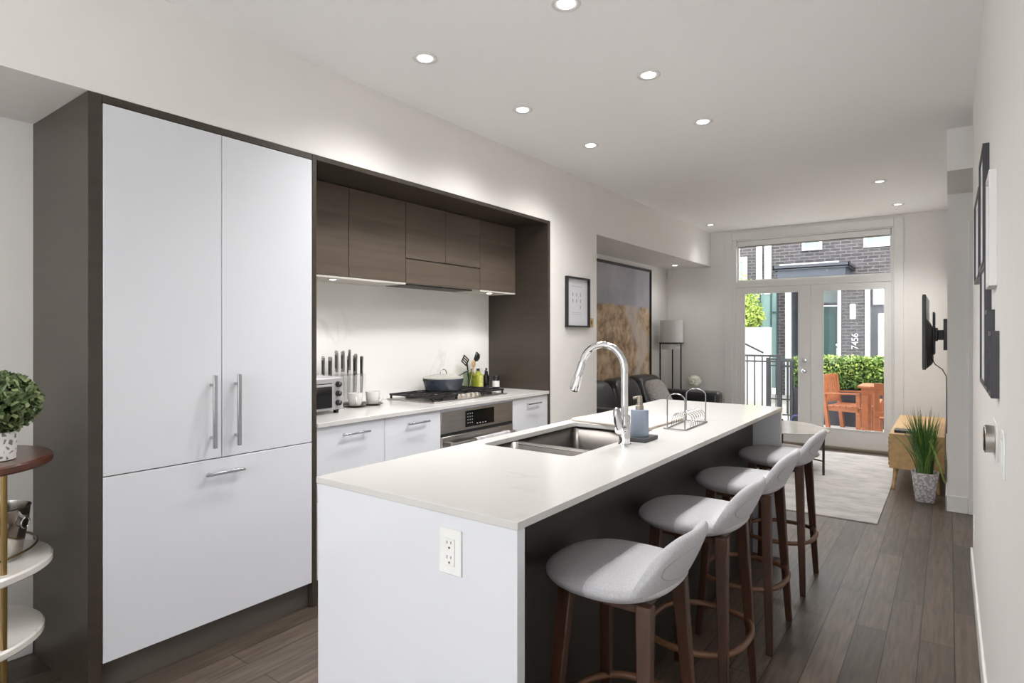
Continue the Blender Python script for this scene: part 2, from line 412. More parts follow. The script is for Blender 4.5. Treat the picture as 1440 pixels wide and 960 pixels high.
# ------------------------------------------------------------------ kitchen alcove
su = thing('cabinet_surround', 'dark wood surround framing the cooking alcove beside the fridge', 'cabinet surround', (-2.87, 2.9, 0))
box(XB + .002, XF + .002, 1.820, 1.843, 0, ZS - .001).build('side_panel', LAMIN, su, bevel=.001)
box(XB + .002, XF + .002, 3.984, 4.019, 0, ZS - .001).build('side_panel', LAMIN, su, bevel=.001)
box(XB + .002, XF + .002, 1.843, 3.984, 2.236, ZS - .001).build('top_panel', LAMIN, su, bevel=.001)
tag(box(XB + .001, XB + .012, 1.844, 3.983, .915, 1.7).build('backsplash', SPLASH), 'white veined stone backsplash slab behind the cooktop', 'backsplash')
XU = -2.88
def upper(y0, y1, z0, label, doors=1):
    t = thing('wall_cabinet', label, 'cabinet', (XU - .15, (y0 + y1) / 2, z0), 'dark wood wall cabinets over the counter')
    box(XB, XU - .019, y0 + .0005, y1 - .0005, z0 + (.0), 2.235).build('body', LAMIN, t)
    for i in range(doors):
        a = y0 + (y1 - y0) * i / doors; b = y0 + (y1 - y0) * (i + 1) / doors
        box(XU - .018, XU, a + .0015, b - .0015, z0 + .002, 2.232).build('door', LAMINH, t, bevel=.0008)
    return t
upper(1.844, 2.296, 1.70, 'flat dark wood wall cabinet touching the fridge side')
upper(2.297, 2.757, 1.70, 'wide flat dark wood wall cabinet second from the fridge')
upper(2.758, 3.526, 1.862, 'shorter two-door dark wood wall cabinet above the hood fascia', 2)
upper(3.527, 3.983, 1.70, 'flat dark wood wall cabinet farthest from the fridge')
hd = thing('range_hood', 'built-in range hood with a slim dark wood fascia over the cooktop', 'range hood', (XU - .15, 3.14, 1.70))
box(XU - .018, XU, 2.7595, 3.5245, 1.702, 1.857).build('fascia', LAMINH, hd, bevel=.0008)
box(XB, XU - .02, 2.760, 3.524, 1.70, 1.86).build('housing', mat('hood housing', (190, 186, 180), .5), hd)
MB().box(XB + .05, XU - .04, 2.80, 3.13, 1.690, 1.70).box(XB + .05, XU - .04, 3.15, 3.48, 1.690, 1.70).build('filter', mat('hood filter', (70, 66, 62), .4, .8), hd)
UND = mat('pale cabinet underside', (214, 210, 202), .5)
lr = thing('light_rail_panel', 'pale underside board with puck lights below the dark wall cabinets', 'cabinet panel', (XU - .15, 2.9, 1.694))
box(XB + .012, XU, 1.845, 2.756, 1.688, 1.6995).build('board', UND, lr)
box(XB + .012, XU, 3.528, 3.982, 1.688, 1.6995).build('board', UND, lr)
for y, lab in ((2.22, 'glowing puck light under the wall cabinet next to the fridge'), (3.70, 'glowing puck light under the last wall cabinet, past the hood')):
    downlight('puck_light', -2.93, y, 1.688, .032, lab, 'puck lights under the wall cabinets', PUCK_W, size=2.3)

CT = .915
ct = MB().box(XB + .012, XF + .014, 1.8445, 3.9835, CT - .024, CT)
tag(ct.build('wall_countertop', QUARTZ, bevel=.002), 'white quartz worktop holding the gas cooktop in the alcove', 'countertop')
def base_cab(y0, y1, label, hy):
    t = thing('base_cabinet', label, 'cabinet', (XF - .3, (y0 + y1) / 2, 0), 'white base cabinets under the alcove worktop')
    box(XB, XF - .021, y0 + .0005, y1 - .0005, .12, CT - .025).build('body', GLOSSWHITE, t)
    box(XB, XF - .06, y0 + .0005, y1 - .0005, 0, .12).build('toe_kick', TOE, t)
    d = box(XF - .02, XF, y0 + .0015, y1 - .0015, .521, CT - .027).build('drawer', GLOSSWHITE, t, bevel=.0012)
    bar_handle(d, (XF, hy - .09, .838), (XF, hy + .09, .838), .028, .010, .010)
    d = box(XF - .02, XF, y0 + .0015, y1 - .0015, .125, .517).build('drawer', GLOSSWHITE, t, bevel=.0012)
    bar_handle(d, (XF, hy - .09, .47), (XF, hy + .09, .47), .028, .010, .010)
base_cab(1.845, 2.293, 'white gloss drawer cabinet beside the tall fridge', 2.077)
base_cab(2.294, 2.752, 'white gloss drawer cabinet left of the built-in oven', 2.54)
base_cab(3.515, 3.983, 'narrow-looking white drawer cabinet past the oven', 3.765)
ov = thing('wall_oven', 'stainless steel built-in oven with black control display', 'oven', (XF - .3, 3.13, .12))
box(XB, XF - .02, 2.754, 3.513, .12, .889).build('body', mat('oven body', (60, 60, 60), .5), ov)
box(XF - .02, XF, 2.7545, 3.5125, .874, .890).build('filler_strip', GLOSSWHITE, ov, bevel=.001)
cp = box(XF - .02, XF + .002, 2.757, 3.510, .735, .872).build('control_panel', STEEL, ov, bevel=.002)
box(XF + .002, XF + .004, 2.985, 3.29, .752, .858).build('display', BLACKGL, cp)
mk = MB()
for r in range(4):
    for c in range(3):
        mk.box(XF + .004, XF + .0046, 3.005 + c * .022, 3.013 + c * .022, .775 + r * .02, .781 + r * .02)
mk.build('keypad_marks', mat('light grey print', (170, 170, 170), .5), cp); mk = MB()
for c in range(4):
    mk.box(XF + .004, XF + .0046, 3.10 + c * .03, 3.112 + c * .03, .763, .769)
mk.build('status_marks', bpy.data.materials['light grey print'], cp)
box(XF - .018, XF - .002, 2.757, 3.510, .716, .733).build('vent_gap', BLACKPL, ov)
od = box(XF - .02, XF + .006, 2.757, 3.510, .16, .714).build('door', STEEL, ov, bevel=.003)
box(XF + .006, XF + .008, 2.86, 3.41, .26, .56).build('window', BLACKGL, od)
MB().cyl((XF + .05, 2.80, .668), (XF + .05, 3.47, .668), .011).cyl((XF, 2.84, .668), (XF + .05, 2.84, .668), .008).cyl((XF, 3.43, .668), (XF + .05, 3.43, .668), .008).build('handle', STEEL, od, smooth=40)
# tea towel folded over the oven handle
def cloth_over_bar(xc, z, y0, y1, drop, r):
    P = []
    for i in range(25):
        y = y0 + (y1 - y0) * i / 24; row = []
        for k in range(22):
            t = k / 21
            if t < .4: px = -r; pz = -drop * (1 - t / .4)
            elif t < .6:
                a = math.pi * (1 - (t - .4) / .2); px = r * math.cos(a); pz = r * math.sin(a)
            else: px = r; pz = -drop * (t - .6) / .4
            wv = .004 * math.sin(y * 55 + 1) * min(1, abs(pz) * 6)
            row.append((xc + px + wv, y, z + pz))
        P.append(row)
    return MB().grid(P)
tw = cloth_over_bar(XF + .05, .668, 3.03, 3.40, .30, .016).build('tea_towel', mat('grey cloth', (168, 164, 166), .9, var=.2, scale=30), smooth=80, recalc=False, solid=.003)
tag(tw, 'light grey tea towel hanging over the oven door handle', 'towel')
print('part2 ok')
# ------------------------------------------------------------------ cooktop and what stands on the alcove counter
ck = thing('gas_cooktop', 'stainless gas cooktop with black cast iron grates', 'cooktop', (-2.89, 3.19, CT))
box(-3.11, -2.665, 2.80, 3.585, CT, CT + .008).build('body', STEEL, ck, bevel=.003)
burn = [(-3.0, 2.93), (-2.77, 2.93), (-2.93, 3.19), (-3.0, 3.46), (-2.77, 3.46)]
for bx, by in burn:
    MB().lathe([(.045, 0), (.045, .012), (.034, .014), (.034, .022), (.001, .024)], (bx, by, CT + .008), 20).build('burner', IRON, ck, smooth=40)
zt = CT + .042
for y0, y1 in ((2.815, 3.055), (3.065, 3.315), (3.325, 3.57)):
    g = MB(); x0, x1 = -3.095, -2.69; r = .006
    if y0 == 3.065: x1 = -2.83
    for y in (y0, y1, (y0 + y1) / 2): g.box(x0, x1, y - r, y + r, zt - .012, zt)
    for x in (x0 + r, x1 - r, (x0 + x1) / 2): g.box(x - r, x + r, y0, y1, zt - .012, zt)
    for x in (x0 + (x1 - x0) * .25, x0 + (x1 - x0) * .75):
        g.box(x - r, x + r, y0, y0 + (y1 - y0) * .36, zt - .012, zt + .003); g.box(x - r, x + r, y1 - (y1 - y0) * .36, y1, zt - .012, zt + .003)
    for x in (x0 + r, x1 - r):
        for y in (y0 + r, y1 - r): g.box(x - r, x + r, y - r, y + r, CT + .008, zt)
    g.build('grate', IRON, ck, bevel=.001)
KN = mat('beige steel knob', (205, 198, 186), .3, .6)
for i in range(5):
    y = 3.105 + i * .052 + .02
    k = MB().lathe([(.020, 0), (.019, .020), (.017, .024), (.001, .024)], (-2.745, y, CT + .008), 20).build('knob', KN, ck, smooth=40)
    box(-2.763, -2.727, y - .003, y + .003, CT + .032, CT + .037).build('pointer', BLACKPL, k)
# casserole
px, py, pz = -2.955, 3.20, zt + .003
pt = thing('casserole_pan', 'dark blue-grey saute pan with a glass lid on the middle of the cooktop', 'pan', (px, py, pz))
BLUEP = mat('blue grey enamel', (70, 78, 92), .35, var=.05)
MB().lathe([(.118, 0), (.130, .006), (.148, .080), (.150, .084), (.145, .084), (.126, .010), (.001, .008)], (px, py, pz), 40).build('body', BLUEP, pt, smooth=50)
ld = MB().lathe([(.147, .084), (.147, .089), (.120, .100), (.07, .112), (.001, .117), (.001, .113), (.07, .108), (.118, .096), (.142, .084)], (px, py, pz), 40).build('lid', mat('steamy lid glass', (176, 174, 166), .12, .1), pt, smooth=50)
arc = [(px + .0 + .0, py + .034 * math.cos(a), pz + .112 + .036 * math.sin(a)) for a in [math.pi * k / 10 for k in range(11)]]
MB().tube(arc, .0042, 8).build('lid_handle', SATIN, ld, smooth=60)
lp = []
for k in range(13):
    a = math.pi * k / 12
    lp.append((px + .0 + .042 * math.cos(a), py - .143 - .045 * math.sin(a), pz + .064 + .022 * math.sin(a)))
MB().tube(lp, .0045, 8).build('side_handle', BLACKMET, pt, smooth=60)
MB().tube([(px - .02, py + .145, pz + .074), (px - .03, py + .2, pz + .09), (px - .05, py + .34, pz + .122)], [.008, .007, .006], 8).build('long_handle', SATIN, pt, smooth=60)

# toaster oven peeking out beside the fridge
tx0, tx1, ty0, ty1 = -3.06, -2.80, 1.85, 2.195
TSIL = mat('silver plastic', (188, 186, 188), .35, .3)
to = thing('toaster_oven', 'silver toaster oven with three black dials, half hidden by the fridge', 'toaster oven', (-2.93, 2.08, CT))
box(tx0, tx1 - .006, ty0, ty1, CT + .018, CT + .205).build('body', TSIL, to, bevel=.012, seg=3)
box(tx1 - .006, tx1 + .004, ty0 + .004, ty1 - .004, CT + .022, CT + .20).build('front_panel', TSIL, to, bevel=.004)
dr = MB().box(tx1 + .004, tx1 + .010, ty0 + .015, ty1 - .085, CT + .035, CT + .172).build('door', BLACKGL, to, bevel=.002)
MB().bar((tx1 + .028, ty0 + .03, CT + .163), (tx1 + .028, ty1 - .10, CT + .163), .010, .012).bar((tx1 + .01, ty0 + .05, CT + .163), (tx1 + .028, ty0 + .05, CT + .163), .01, .008).bar((tx1 + .01, ty1 - .12, CT + .163), (tx1 + .028, ty1 - .12, CT + .163), .01, .008).build('door_handle', TSIL, dr, bevel=.002)
for i in range(3):
    zc = CT + .06 + i * .052
    k = MB().cyl((tx1 + .004, ty1 - .043, zc), (tx1 + .022, ty1 - .043, zc), .017, .015, 20).build('dial', BLACKPL, to, smooth=40)
    MB().box(tx1 + .022, tx1 + .024, ty1 - .045, ty1 - .041, zc, zc + .014).build('pointer', TSIL, k)
for fx in (tx0 + .03, tx1 - .03):
    for fy in (ty0 + .03, ty1 - .03):
        MB().cyl((fx, fy, CT), (fx, fy, CT + .02), .014, .016, 14).build('foot', BLACKPL, to, smooth=40)

# knife block: clear stand, knives standing in it
kb = thing('knife_stand', 'clear acrylic knife stand behind the toaster oven', 'knife block', (-3.08, 2.405, CT))
KY0, KY1 = 2.255, 2.555
MB().box(-3.125, -3.03, KY0, KY1, CT + .012, CT + .016).box(-3.125, -3.03, KY0, KY1, CT + .19, CT + .194).box(-3.125, -3.121, KY0, KY1, CT + .016, CT + .19).box(-3.034, -3.03, KY0, KY1, CT + .016, CT + .19).box(-3.121, -3.034, KY0, KY0 + .004, CT + .016, CT + .19).box(-3.121, -3.034, KY1 - .004, KY1, CT + .016, CT + .19).build('case', CLEAR, kb)
box(-3.13, -3.025, KY0 - .005, KY1 + .005, CT, CT + .012).build('base', BLACKPL, kb, bevel=.002)
kp = None
KNH = mat('brushed knife steel', (158, 154, 154), .25, .9)
for i in range(12):
    kx = -3.055 if i % 2 else -3.095; ky = KY0 + .018 + i * .024; kz = CT + .185 + (.03 if 3 <= i <= 7 else 0) + random.uniform(-.008, .008)
    if kp is None:
        kp = thing('kitchen_knife', 'steel handled kitchen knife standing in the clear knife stand', 'knife', (kx, ky, kz), 'kitchen knives in the clear stand')
        MB().hexa([(kx - .012, ky - .001, kz - .15), (kx + .002, ky - .001, kz - .15), (kx + .002, ky + .001, kz - .15), (kx - .012, ky + .001, kz - .15)], [(kx - .014, ky - .001, kz), (kx + .014, ky - .001, kz), (kx + .014, ky + .001, kz), (kx - .014, ky + .001, kz)]).build('blade', CHROME, kp)
        MB().loft([[(kx + a * w, ky + b * .0055, kz + h) for a, b in ((1, 1), (-1, 1), (-1, -1), (1, -1))] for w, h in ((.009, 0), (.008, .03), (.010, .09), (.011, .122), (.004, .13))]).build('handle', KNH, kp, bevel=.002)
        MB().box(kx - .0065, kx + .0065, ky - .0066, ky + .0066, kz + .02, kz + .105).build('grip_inlay', BLACKPL, kp)
    else:
        dup(kp, (kx, ky, kz), random.uniform(-.3, .3))

# two cups on dark saucers
CER = mat('white glazed ceramic', (226, 224, 221), .2, var=.01)
def cup(x, y, label, slabel, ang):
    s = MB().lathe([(.030, 0), (.045, .003), (.066, .010), (.067, .012), (.044, .007), (.001, .006)], (x, y, CT), 28).build('saucer', mat('dark brown stoneware', (74, 66, 50), .4), smooth=50)
    tag(s, slabel, 'saucer', 'saucers by the knife stand')
    t = thing('coffee_cup', label, 'cup', (x, y, CT + .007), 'coffee cups on the alcove worktop')
    MB().lathe([(.026, 0), (.034, .003), (.042, .03), (.045, .078), (.0435, .079), (.040, .03), (.030, .008), (.001, .007)], (x, y, CT + .007), 28).build('body', CER, t, smooth=50)
    hp = [(x + (.042 + .022 * math.sin(a)) * math.cos(ang), y + (.042 + .022 * math.sin(a)) * math.sin(ang), CT + .042 + .020 * math.cos(a)) for a in [math.pi * k / 8 for k in range(9)]]
    MB().tube(hp, .0035, 7).build('handle', CER, t, smooth=60)
cup(-2.955, 2.405, 'white coffee cup standing nearer the knife stand', 'dark saucer under the cup nearer the knife stand', -.6)
cup(-2.945, 2.535, 'white coffee cup standing nearer the cooktop', 'dark saucer under the cup nearer the cooktop', .5)

# utensil jar, oil, pepper mill, jar
ux, uy = -3.085, 3.63
cr_ = thing('utensil_jar', 'clear glass jar holding black ladle and wooden spoon', 'jar', (ux, uy, CT))
MB().lathe([(.040, 0), (.042, .004), (.042, .15), (.040, .15), (.040, .006), (.001, .006)], (ux, uy, CT), 24).build('glass_body', glass_mat('greenish glass', (.88, .92, .86)), cr_, smooth=50)
ol = thing('olive_oil_bottle', 'square bottle of yellow-green olive oil beside the utensil jar', 'bottle', (-3.05, 3.71, CT))
OIL = mat('olive oil', (168, 172, 60), .08, var=.2, scale=12)
MB().loft([[(x, y, CT + h) for x, y in rrect(-3.05 - r, -3.05 + r, 3.71 - r, 3.71 + r, r * .3, 3)] for r, h in ((.030, 0), (.032, .004), (.032, .115), (.026, .128), (.012, .140), (.012, .155))]).build('body', OIL, ol, smooth=50)
MB().cyl((-3.05, 3.71, CT + .155), (-3.05, 3.71, CT + .172), .014, .013, 14).build('cap', BLACKPL, ol, smooth=40)
box(-3.0178, -3.0172, 3.688, 3.732, CT + .03, CT + .12).build('paper_label', mat('cream and olive label', (206, 200, 120), .6, var=.35, scale=50), ol)
o2 = thing('green_oil_bottle', 'green-yellow glass oil bottle standing behind the utensil jar', 'bottle', (-3.10, 3.715, CT))
MB().lathe([(.030, 0), (.031, .004), (.031, .12), (.012, .145), (.012, .17), (.001, .17)], (-3.105, 3.70, CT), 20).build('body', mat('green glass oil', (140, 160, 60), .08), o2, smooth=50)
def utensil(name, label, base, top, head, m):
    t = thing(name, label, 'utensil', base, 'cooking utensils in the glass jar')
    MB().tube([base, tuple((Vector(base) + Vector(top)) / 2 + Vector((0, 0, .004))), top], [.004, .005, .006], 8).build('handle', m, t, smooth=60)
    head(t, Vector(top), m)
WOODL = mat('pale wood spoon', (188, 156, 120), .6)
def ladle_head(t, p, m):
    MB().lathe([(.006, -.034), (.028, -.026), (.040, -.006), (.043, .006), (.041, .008), (.036, -.004), (.022, -.022), (.001, -.028)], (0, 0, 0), 24).xf(Matrix.Translation(p + Vector((0, .006, .03))) @ Matrix.Rotation(math.radians(35), 4, 'Z') @ Matrix.Rotation(math.radians(-75), 4, 'Y')).build('bowl', m, t, smooth=60)
def spoon_head(t, p, m):
    MB().sphere((0, 0, 0), .024, 14, 8, .45, 1, 1.35).xf(Matrix.Translation(p + Vector((0, 0, .022)))).build('bowl', m, t, smooth=60)
def spat_head(t, p, m):
    mb = MB()
    for i in range(4):
        y = -.027 + i * .018
        mb.box(-.002, .002, y - .005, y + .005, .0, .055)
    mb.box(-.002, .002, -.032, .032, -.012, .0).box(-.002, .002, -.032, .032, .052, .062)
    mb.xf(Matrix.Translation(p) @ Matrix.Rotation(math.radians(55), 4, 'X')).build('slotted_head', m, t, bevel=.001)
utensil('ladle', 'round black ladle rising highest from the glass jar', (ux - .01, uy + .01, CT + .02), (ux + .01, uy + .075, CT + .235), ladle_head, BLACKPL)
utensil('wooden_spoon', 'pale wooden spoon in the glass jar below the ladle', (ux + .01, uy, CT + .02), (ux + .025, uy + .035, CT + .19), spoon_head, WOODL)
utensil('slotted_spatula', 'black slotted spatula leaning left out of the glass jar', (ux, uy + .015, CT + .02), (ux - .01, uy - .005, CT + .225), spat_head, BLACKPL)
pm = thing('pepper_mill', 'slim black bottle standing between olive oil and small jar', 'bottle', (-3.03, 3.79, CT))
MB().lathe([(.024, 0), (.025, .004), (.024, .10), (.014, .125), (.013, .15), (.001, .152)], (-3.03, 3.79, CT), 20).build('body', BLACKGL, pm, smooth=50)
p2 = thing('pump_dispenser', 'black pump bottle against the dark side panel of the alcove', 'bottle', (-3.09, 3.86, CT))
MB().lathe([(.026, 0), (.027, .004), (.027, .10), (.012, .12), (.010, .15), (.001, .15)], (-3.09, 3.86, CT), 20).build('body', BLACKPL, p2, smooth=50)
MB().tube([(-3.09, 3.86, CT + .15), (-3.09, 3.86, CT + .165), (-3.07, 3.84, CT + .168), (-3.055, 3.83, CT + .16)], .005, 8).build('spout', BLACKPL, p2, smooth=60)
j = thing('labelled_jar', 'small dark jar with a plain white label at the worktop end', 'jar', (-3.0, 3.88, CT))
MB().lathe([(.027, 0), (.029, .004), (.029, .075), (.024, .085), (.001, .085)], (-3.0, 3.88, CT), 20).build('body', BLACKPL, j, smooth=50)
MB().lathe([(.026, .085), (.026, .108), (.024, .11), (.001, .11)], (-3.0, 3.88, CT), 20).build('lid', BLACKPL, j, smooth=50)
MB().lathe([(.0295, .018), (.0298, .019), (.0298, .066), (.0295, .067)], (-3.0, 3.88, CT), 24).build('paper_label', CER, j, smooth=50)

# ------------------------------------------------------------------ kitchen island
IX0, IX1, IY0, IY1 = -1.604, -.826, 1.152, 3.944
il = thing('kitchen_island', 'long white kitchen island with dark recessed seating side', 'kitchen island', (-1.25, 2.55, 0))
IT = CT - .021
box(IX0 + .004, IX1 - .004, IY0 + .004, IY0 + .036, 0, IT).build('end_panel', GLOSSWHITE, il, bevel=.001)
box(IX0 + .004, IX1 - .004, IY1 - .036, IY1 - .004, 0, IT).build('end_panel', GLOSSWHITE, il, bevel=.001)
box(-1.012, -.992, IY0 + .036, IY1 - .036, 0, IT).build('seating_panel', LAMDARK, il, label='dark taupe wood panel behind the stools')
box(IX0 + .06, -1.55 + .02, IY0 + .036, IY1 - .036, 0, .12).build('toe_kick', TOE, il)
for i in range(4):
    a = IY0 + .038 + (IY1 - IY0 - .076) * i / 4; b = IY0 + .038 + (IY1 - IY0 - .076) * (i + 1) / 4
    d = box(IX0 + .006, IX0 + .026, a + .0015, b - .0015, .125, IT - .003).build('door', GLOSSWHITE, il, bevel=.001)
box(IX0 + .026, -1.012, IY0 + .037, IY1 - .037, .12, .14).build('bottom_panel', GLOSSWHITE, il)
# worktop with the sink cut-out
SX0, SX1, SY0, SY1 = -1.535, -1.112, 1.895, 2.642
me_poly = rrect(SX0, SX1, SY0, SY1, .02, 5)
def slab_with_hole(x0, x1, y0, y1, z0, z1, hole):
    bm = bmesh.new()
    out = [(x0, y0), (x1, y0), (x1, y1), (x0, y1)]
    def loop(pts, z):
        vs = [bm.verts.new((p[0], p[1], z)) for p in pts]
        es = [bm.edges.new((vs[i], vs[(i + 1) % len(vs)])) for i in range(len(vs))]
        return vs, es
    res = []
    for z in (z0, z1):
        vo, eo = loop(out, z); vh, eh = loop(hole, z)
        bmesh.ops.triangle_fill(bm, use_beauty=True, edges=eo + eh)
        res.append((vo, vh))
    for a, b in ((res[0][0], res[1][0]), (res[0][1], res[1][1])):
        for i in range(len(a)):
            j = (i + 1) % len(a)
            bm.faces.new((a[i], a[j], b[j], b[i]))
    bmesh.ops.recalc_face_normals(bm, faces=bm.faces)
    mb = MB(); bm.verts.index_update()
    mb.v = [v.co.copy() for v in bm.verts]; mb.f = [tuple(v.index for v in f.verts) for f in bm.faces]
    bm.free(); return mb
tag(slab_with_hole(IX0, IX1, IY0, IY1, CT - .020, CT, me_poly).build('island_countertop', QUARTZ, bevel=.0015), 'long white quartz island worktop with an undermount sink', 'countertop')
# undermount double sink
sk = thing('kitchen_sink', 'undermount stainless double bowl sink in the island worktop', 'sink', (-1.32, 2.27, CT - .22))
def bowl(y0, y1, name='basin'):
    x0, x1 = SX0 - .006, SX1 + .006; zt_ = CT - .022; d = .20; w = .0012
    rings = []
    for (ins, z, r) in ((0, zt_, .03), (.004, zt_ - d + .03, .03), (.012, zt_ - d + .008, .03), (.035, zt_ - d, .03)):
        rings.append([(x, y, z) for x, y in rrect(x0 + ins, x1 - ins, y0 + ins, y1 - ins, r, 5)])
    mb = MB().loft(rings, caps=False)
    n = len(rings[0]); mb.f.append(tuple(len(mb.v) - n + k for k in range(n)))
    return mb
for y0, y1 in ((SY0 - .006, 2.118), (2.138, SY1 + .006)):
    b = bowl(y0, y1).build('basin', SINKSTEEL, sk, smooth=50, recalc=False, solid=.002)
    MB().lathe([(.042, .0), (.042, .003), (.030, .001), (.001, .001)], ((SX0 + SX1) / 2, (y0 + y1) / 2, CT - .222), 24).build('drain', CHROME, b, smooth=40)
MB().box(SX0 - .02, SX1 + .02, 2.116, 2.140, CT - .034, CT - .028).build('divider', STEEL, sk, bevel=.003)
# faucet
fx, fy = -1.062, 2.225
fa = thing('kitchen_faucet', 'tall chrome gooseneck pull-down faucet behind the sink', 'faucet', (fx, fy, CT))
MB().lathe([(.027, 0), (.027, .004), (.0235, .007), (.023, .085), (.0225, .087), (.0225, .115), (.019, .12), (.001, .12)], (fx, fy, CT), 28).build('base', CHROME, fa, smooth=40)
R = .098; zc = CT + .305
pts = [(fx, fy, CT + .10 + k * (zc - CT - .10) / 6) for k in range(7)]
for k in range(1, 17):
    a = math.pi * .92 * k / 16
    pts.append((fx - R + R * math.cos(a), fy - .0 , zc + R * math.sin(a)))
MB().tube(pts, .0145, 14).build('neck', CHROME, fa, smooth=60)
e = Vector(pts[-1]); d = (Vector(pts[-1]) - Vector(pts[-2])).normalized()
hd_ = MB().tube([e, e + d * .005, e + d * .06, e + d * .125, e + d * .13], [.0145, .0165, .0175, .0205, .019], 18).build('spray_head', CHROME, fa, smooth=50)
MB().tube([e + d * .13, e + d * .133], [.016, .015], 16).build('nozzle', BLACKPL, hd_, smooth=50)
MB().cyl((fx, fy - .015, CT + .065), (fx, fy - .052, CT + .065), .0195, .0185, 20).build('handle_hub', CHROME, fa, smooth=40)
MB().tube([(fx, fy - .045, CT + .07), (fx - .002, fy - .056, CT + .095), (fx - .004, fy - .062, CT + .135), (fx - .004, fy - .064, CT + .152), (fx - .004, fy - .064, CT + .156)], [.012, .0155, .0165, .012, .004], 14).build('lever', SATIN, fa, smooth=60)
# soap dispenser on a dark tray
tag(MB().prism(rrect(-1.105, -1.005, 2.30, 2.435, .006, 3), CT, CT + .016).build('soap_tray', mat('charcoal tray', (66, 66, 70), .5), bevel=.002), 'square charcoal tray beside the faucet base', 'tray')
sx, sy = -1.058, 2.362
so = thing('soap_dispenser', 'matte blue-grey soap dispenser with metal pump on the charcoal tray', 'soap dispenser', (sx, sy, CT + .016))
MB().lathe([(.036, 0), (.038, .003), (.037, .108), (.035, .112), (.001, .112)], (sx, sy, CT + .016), 32).build('body', mat('matte blue grey ceramic', (142, 154, 170), .6), so, smooth=40)
pmp = MB().lathe([(.017, .112), (.017, .128), (.014, .13), (.014, .138), (.008, .138), (.008, .15), (.001, .15)], (sx, sy, CT + .016), 20).build('pump', mat('pewter metal', (170, 162, 150), .3, .9), so, smooth=40)
MB().cyl((sx, sy, CT + .158), (sx, sy, CT + .186), .011, .011, 16).bar((sx, sy, CT + .182), (sx - .022, sy - .016, CT + .176), .010, .010).build('nozzle', mat('pewter nozzle', (170, 162, 150), .3, .9), pmp, bevel=.0015)
# drying mat
mp_ = [(-1.588, 2.672), (-1.13, 2.600), (-1.115, 3.06), (-1.530, 3.13)]
def round_poly(P, r, n=6):
    out = []
    for i in range(len(P)):
        p = Vector(P[i]); a = (Vector(P[i - 1]) - p).normalized(); b = (Vector(P[(i + 1) % len(P)]) - p).normalized()
        s = p + a * r; e2 = p + b * r
        for k in range(n + 1):
            t = k / n
            q = s * (1 - t) ** 2 + p * 2 * t * (1 - t) + e2 * t * t
            out.append((q.x, q.y))
    return out
tag(MB().prism(round_poly(mp_, .035), CT, CT + .013).build('drying_mat', mat('cream drying mat', (200, 190, 180), .8, var=.03), bevel=.004), 'flat cream dish drying mat with rounded corners on the island', 'mat')
# wire rack
rk = thing('dish_rack', 'chrome wire dish rack with two tall hoops on the island', 'dish rack', (-1.04, 2.86, CT))
def hoop(x0, x1, y, z0, h, r, n=14, flare=0, dy=0):
    w = (x1 - x0) / 2; cxm = (x0 + x1) / 2; pts = []
    pts.append((x0 - flare, y, z0)); pts.append((x0, y + dy * .5, z0 + h * .5))
    for k in range(n + 1):
        a = math.pi - math.pi * k / n
        pts.append((cxm + w * math.cos(a), y + dy, z0 + h - w * .62 + w * .62 * math.sin(a)))
    pts.append((x1, y + dy * .5, z0 + h * .5)); pts.append((x1 + flare, y, z0))
    return pts
zr = CT + .004
MB().tube(hoop(-1.070, -.985, 2.70, zr, .165, .003, dy=.0), .0032, 8).build('tall_hoop', WIRE, rk, smooth=60)
MB().tube(hoop(-1.095, -.995, 3.02, zr, .165, .003, dy=.0), .0032, 8).build('tall_hoop', WIRE, rk, smooth=60)
rb = MB()
for x0, x1 in ((-1.072, -1.098), (-.983, -.992)):
    rb.tube([(x0, 2.70, zr), (x1, 3.03, zr)], .003, 6)
for y in (2.70, 3.02): rb.tube([(-1.09, y, zr), (-.985, y, zr)], .003, 6)
rb.build('base_wire', WIRE, rk, smooth=60)
for i in range(7):
    y = 2.79 + i * .031
    MB().tube(hoop(-1.085, -.99, y, zr, .066, .002, dy=.02), .0017, 6).build('divider_hoop', WIRE, rk, smooth=60)
# outlet on the near end panel
def outlet(name, label, loc, normal, w=.076, h=.118, kind='outlet'):
    t = thing(name, label, 'outlet' if kind == 'outlet' else 'switch', loc)
    x, y, z = loc; PW = mat('white outlet plastic', (236, 236, 234), .3)
    if normal == 'y':
        bx = lambda u0, u1, v0, v1, d0, d1: box(x + u0, x + u1, y - d1, y - d0, z + v0, z + v1)
    else:
        bx = lambda u0, u1, v0, v1, d0, d1: box(x - d1, x - d0, y + u0, y + u1, z + v0, z + v1)
    bx(-w / 2, w / 2, -h / 2, h / 2, 0, .005).build('plate', PW, t, bevel=.003)
    r = bx(-.017, .017, -.035, .035, .005, .008).build('receptacle' if kind == 'outlet' else 'rocker', PW, t, bevel=.001)
    if kind == 'outlet':
        DK = mat('dark slot', (60, 58, 56), .6)
        mb = MB()
        for s in (-1, 1):
            zc_ = s * .019
            for u0, u1, v0, v1 in ((-.0085, -.0065, .002, .010), (.005, .007, .003, .010), (-.0025, .0025, -.010, -.005)):
                q = bx(u0, u1, zc_ + v0, zc_ + v1, .008, .0085); mb.add(q.v, q.f)
        mb.build('slot', DK, r)
    return t
outlet('wall_outlet', 'white double outlet on the near white end of the island', (-1.04, IY0 + .004, .80), 'y')

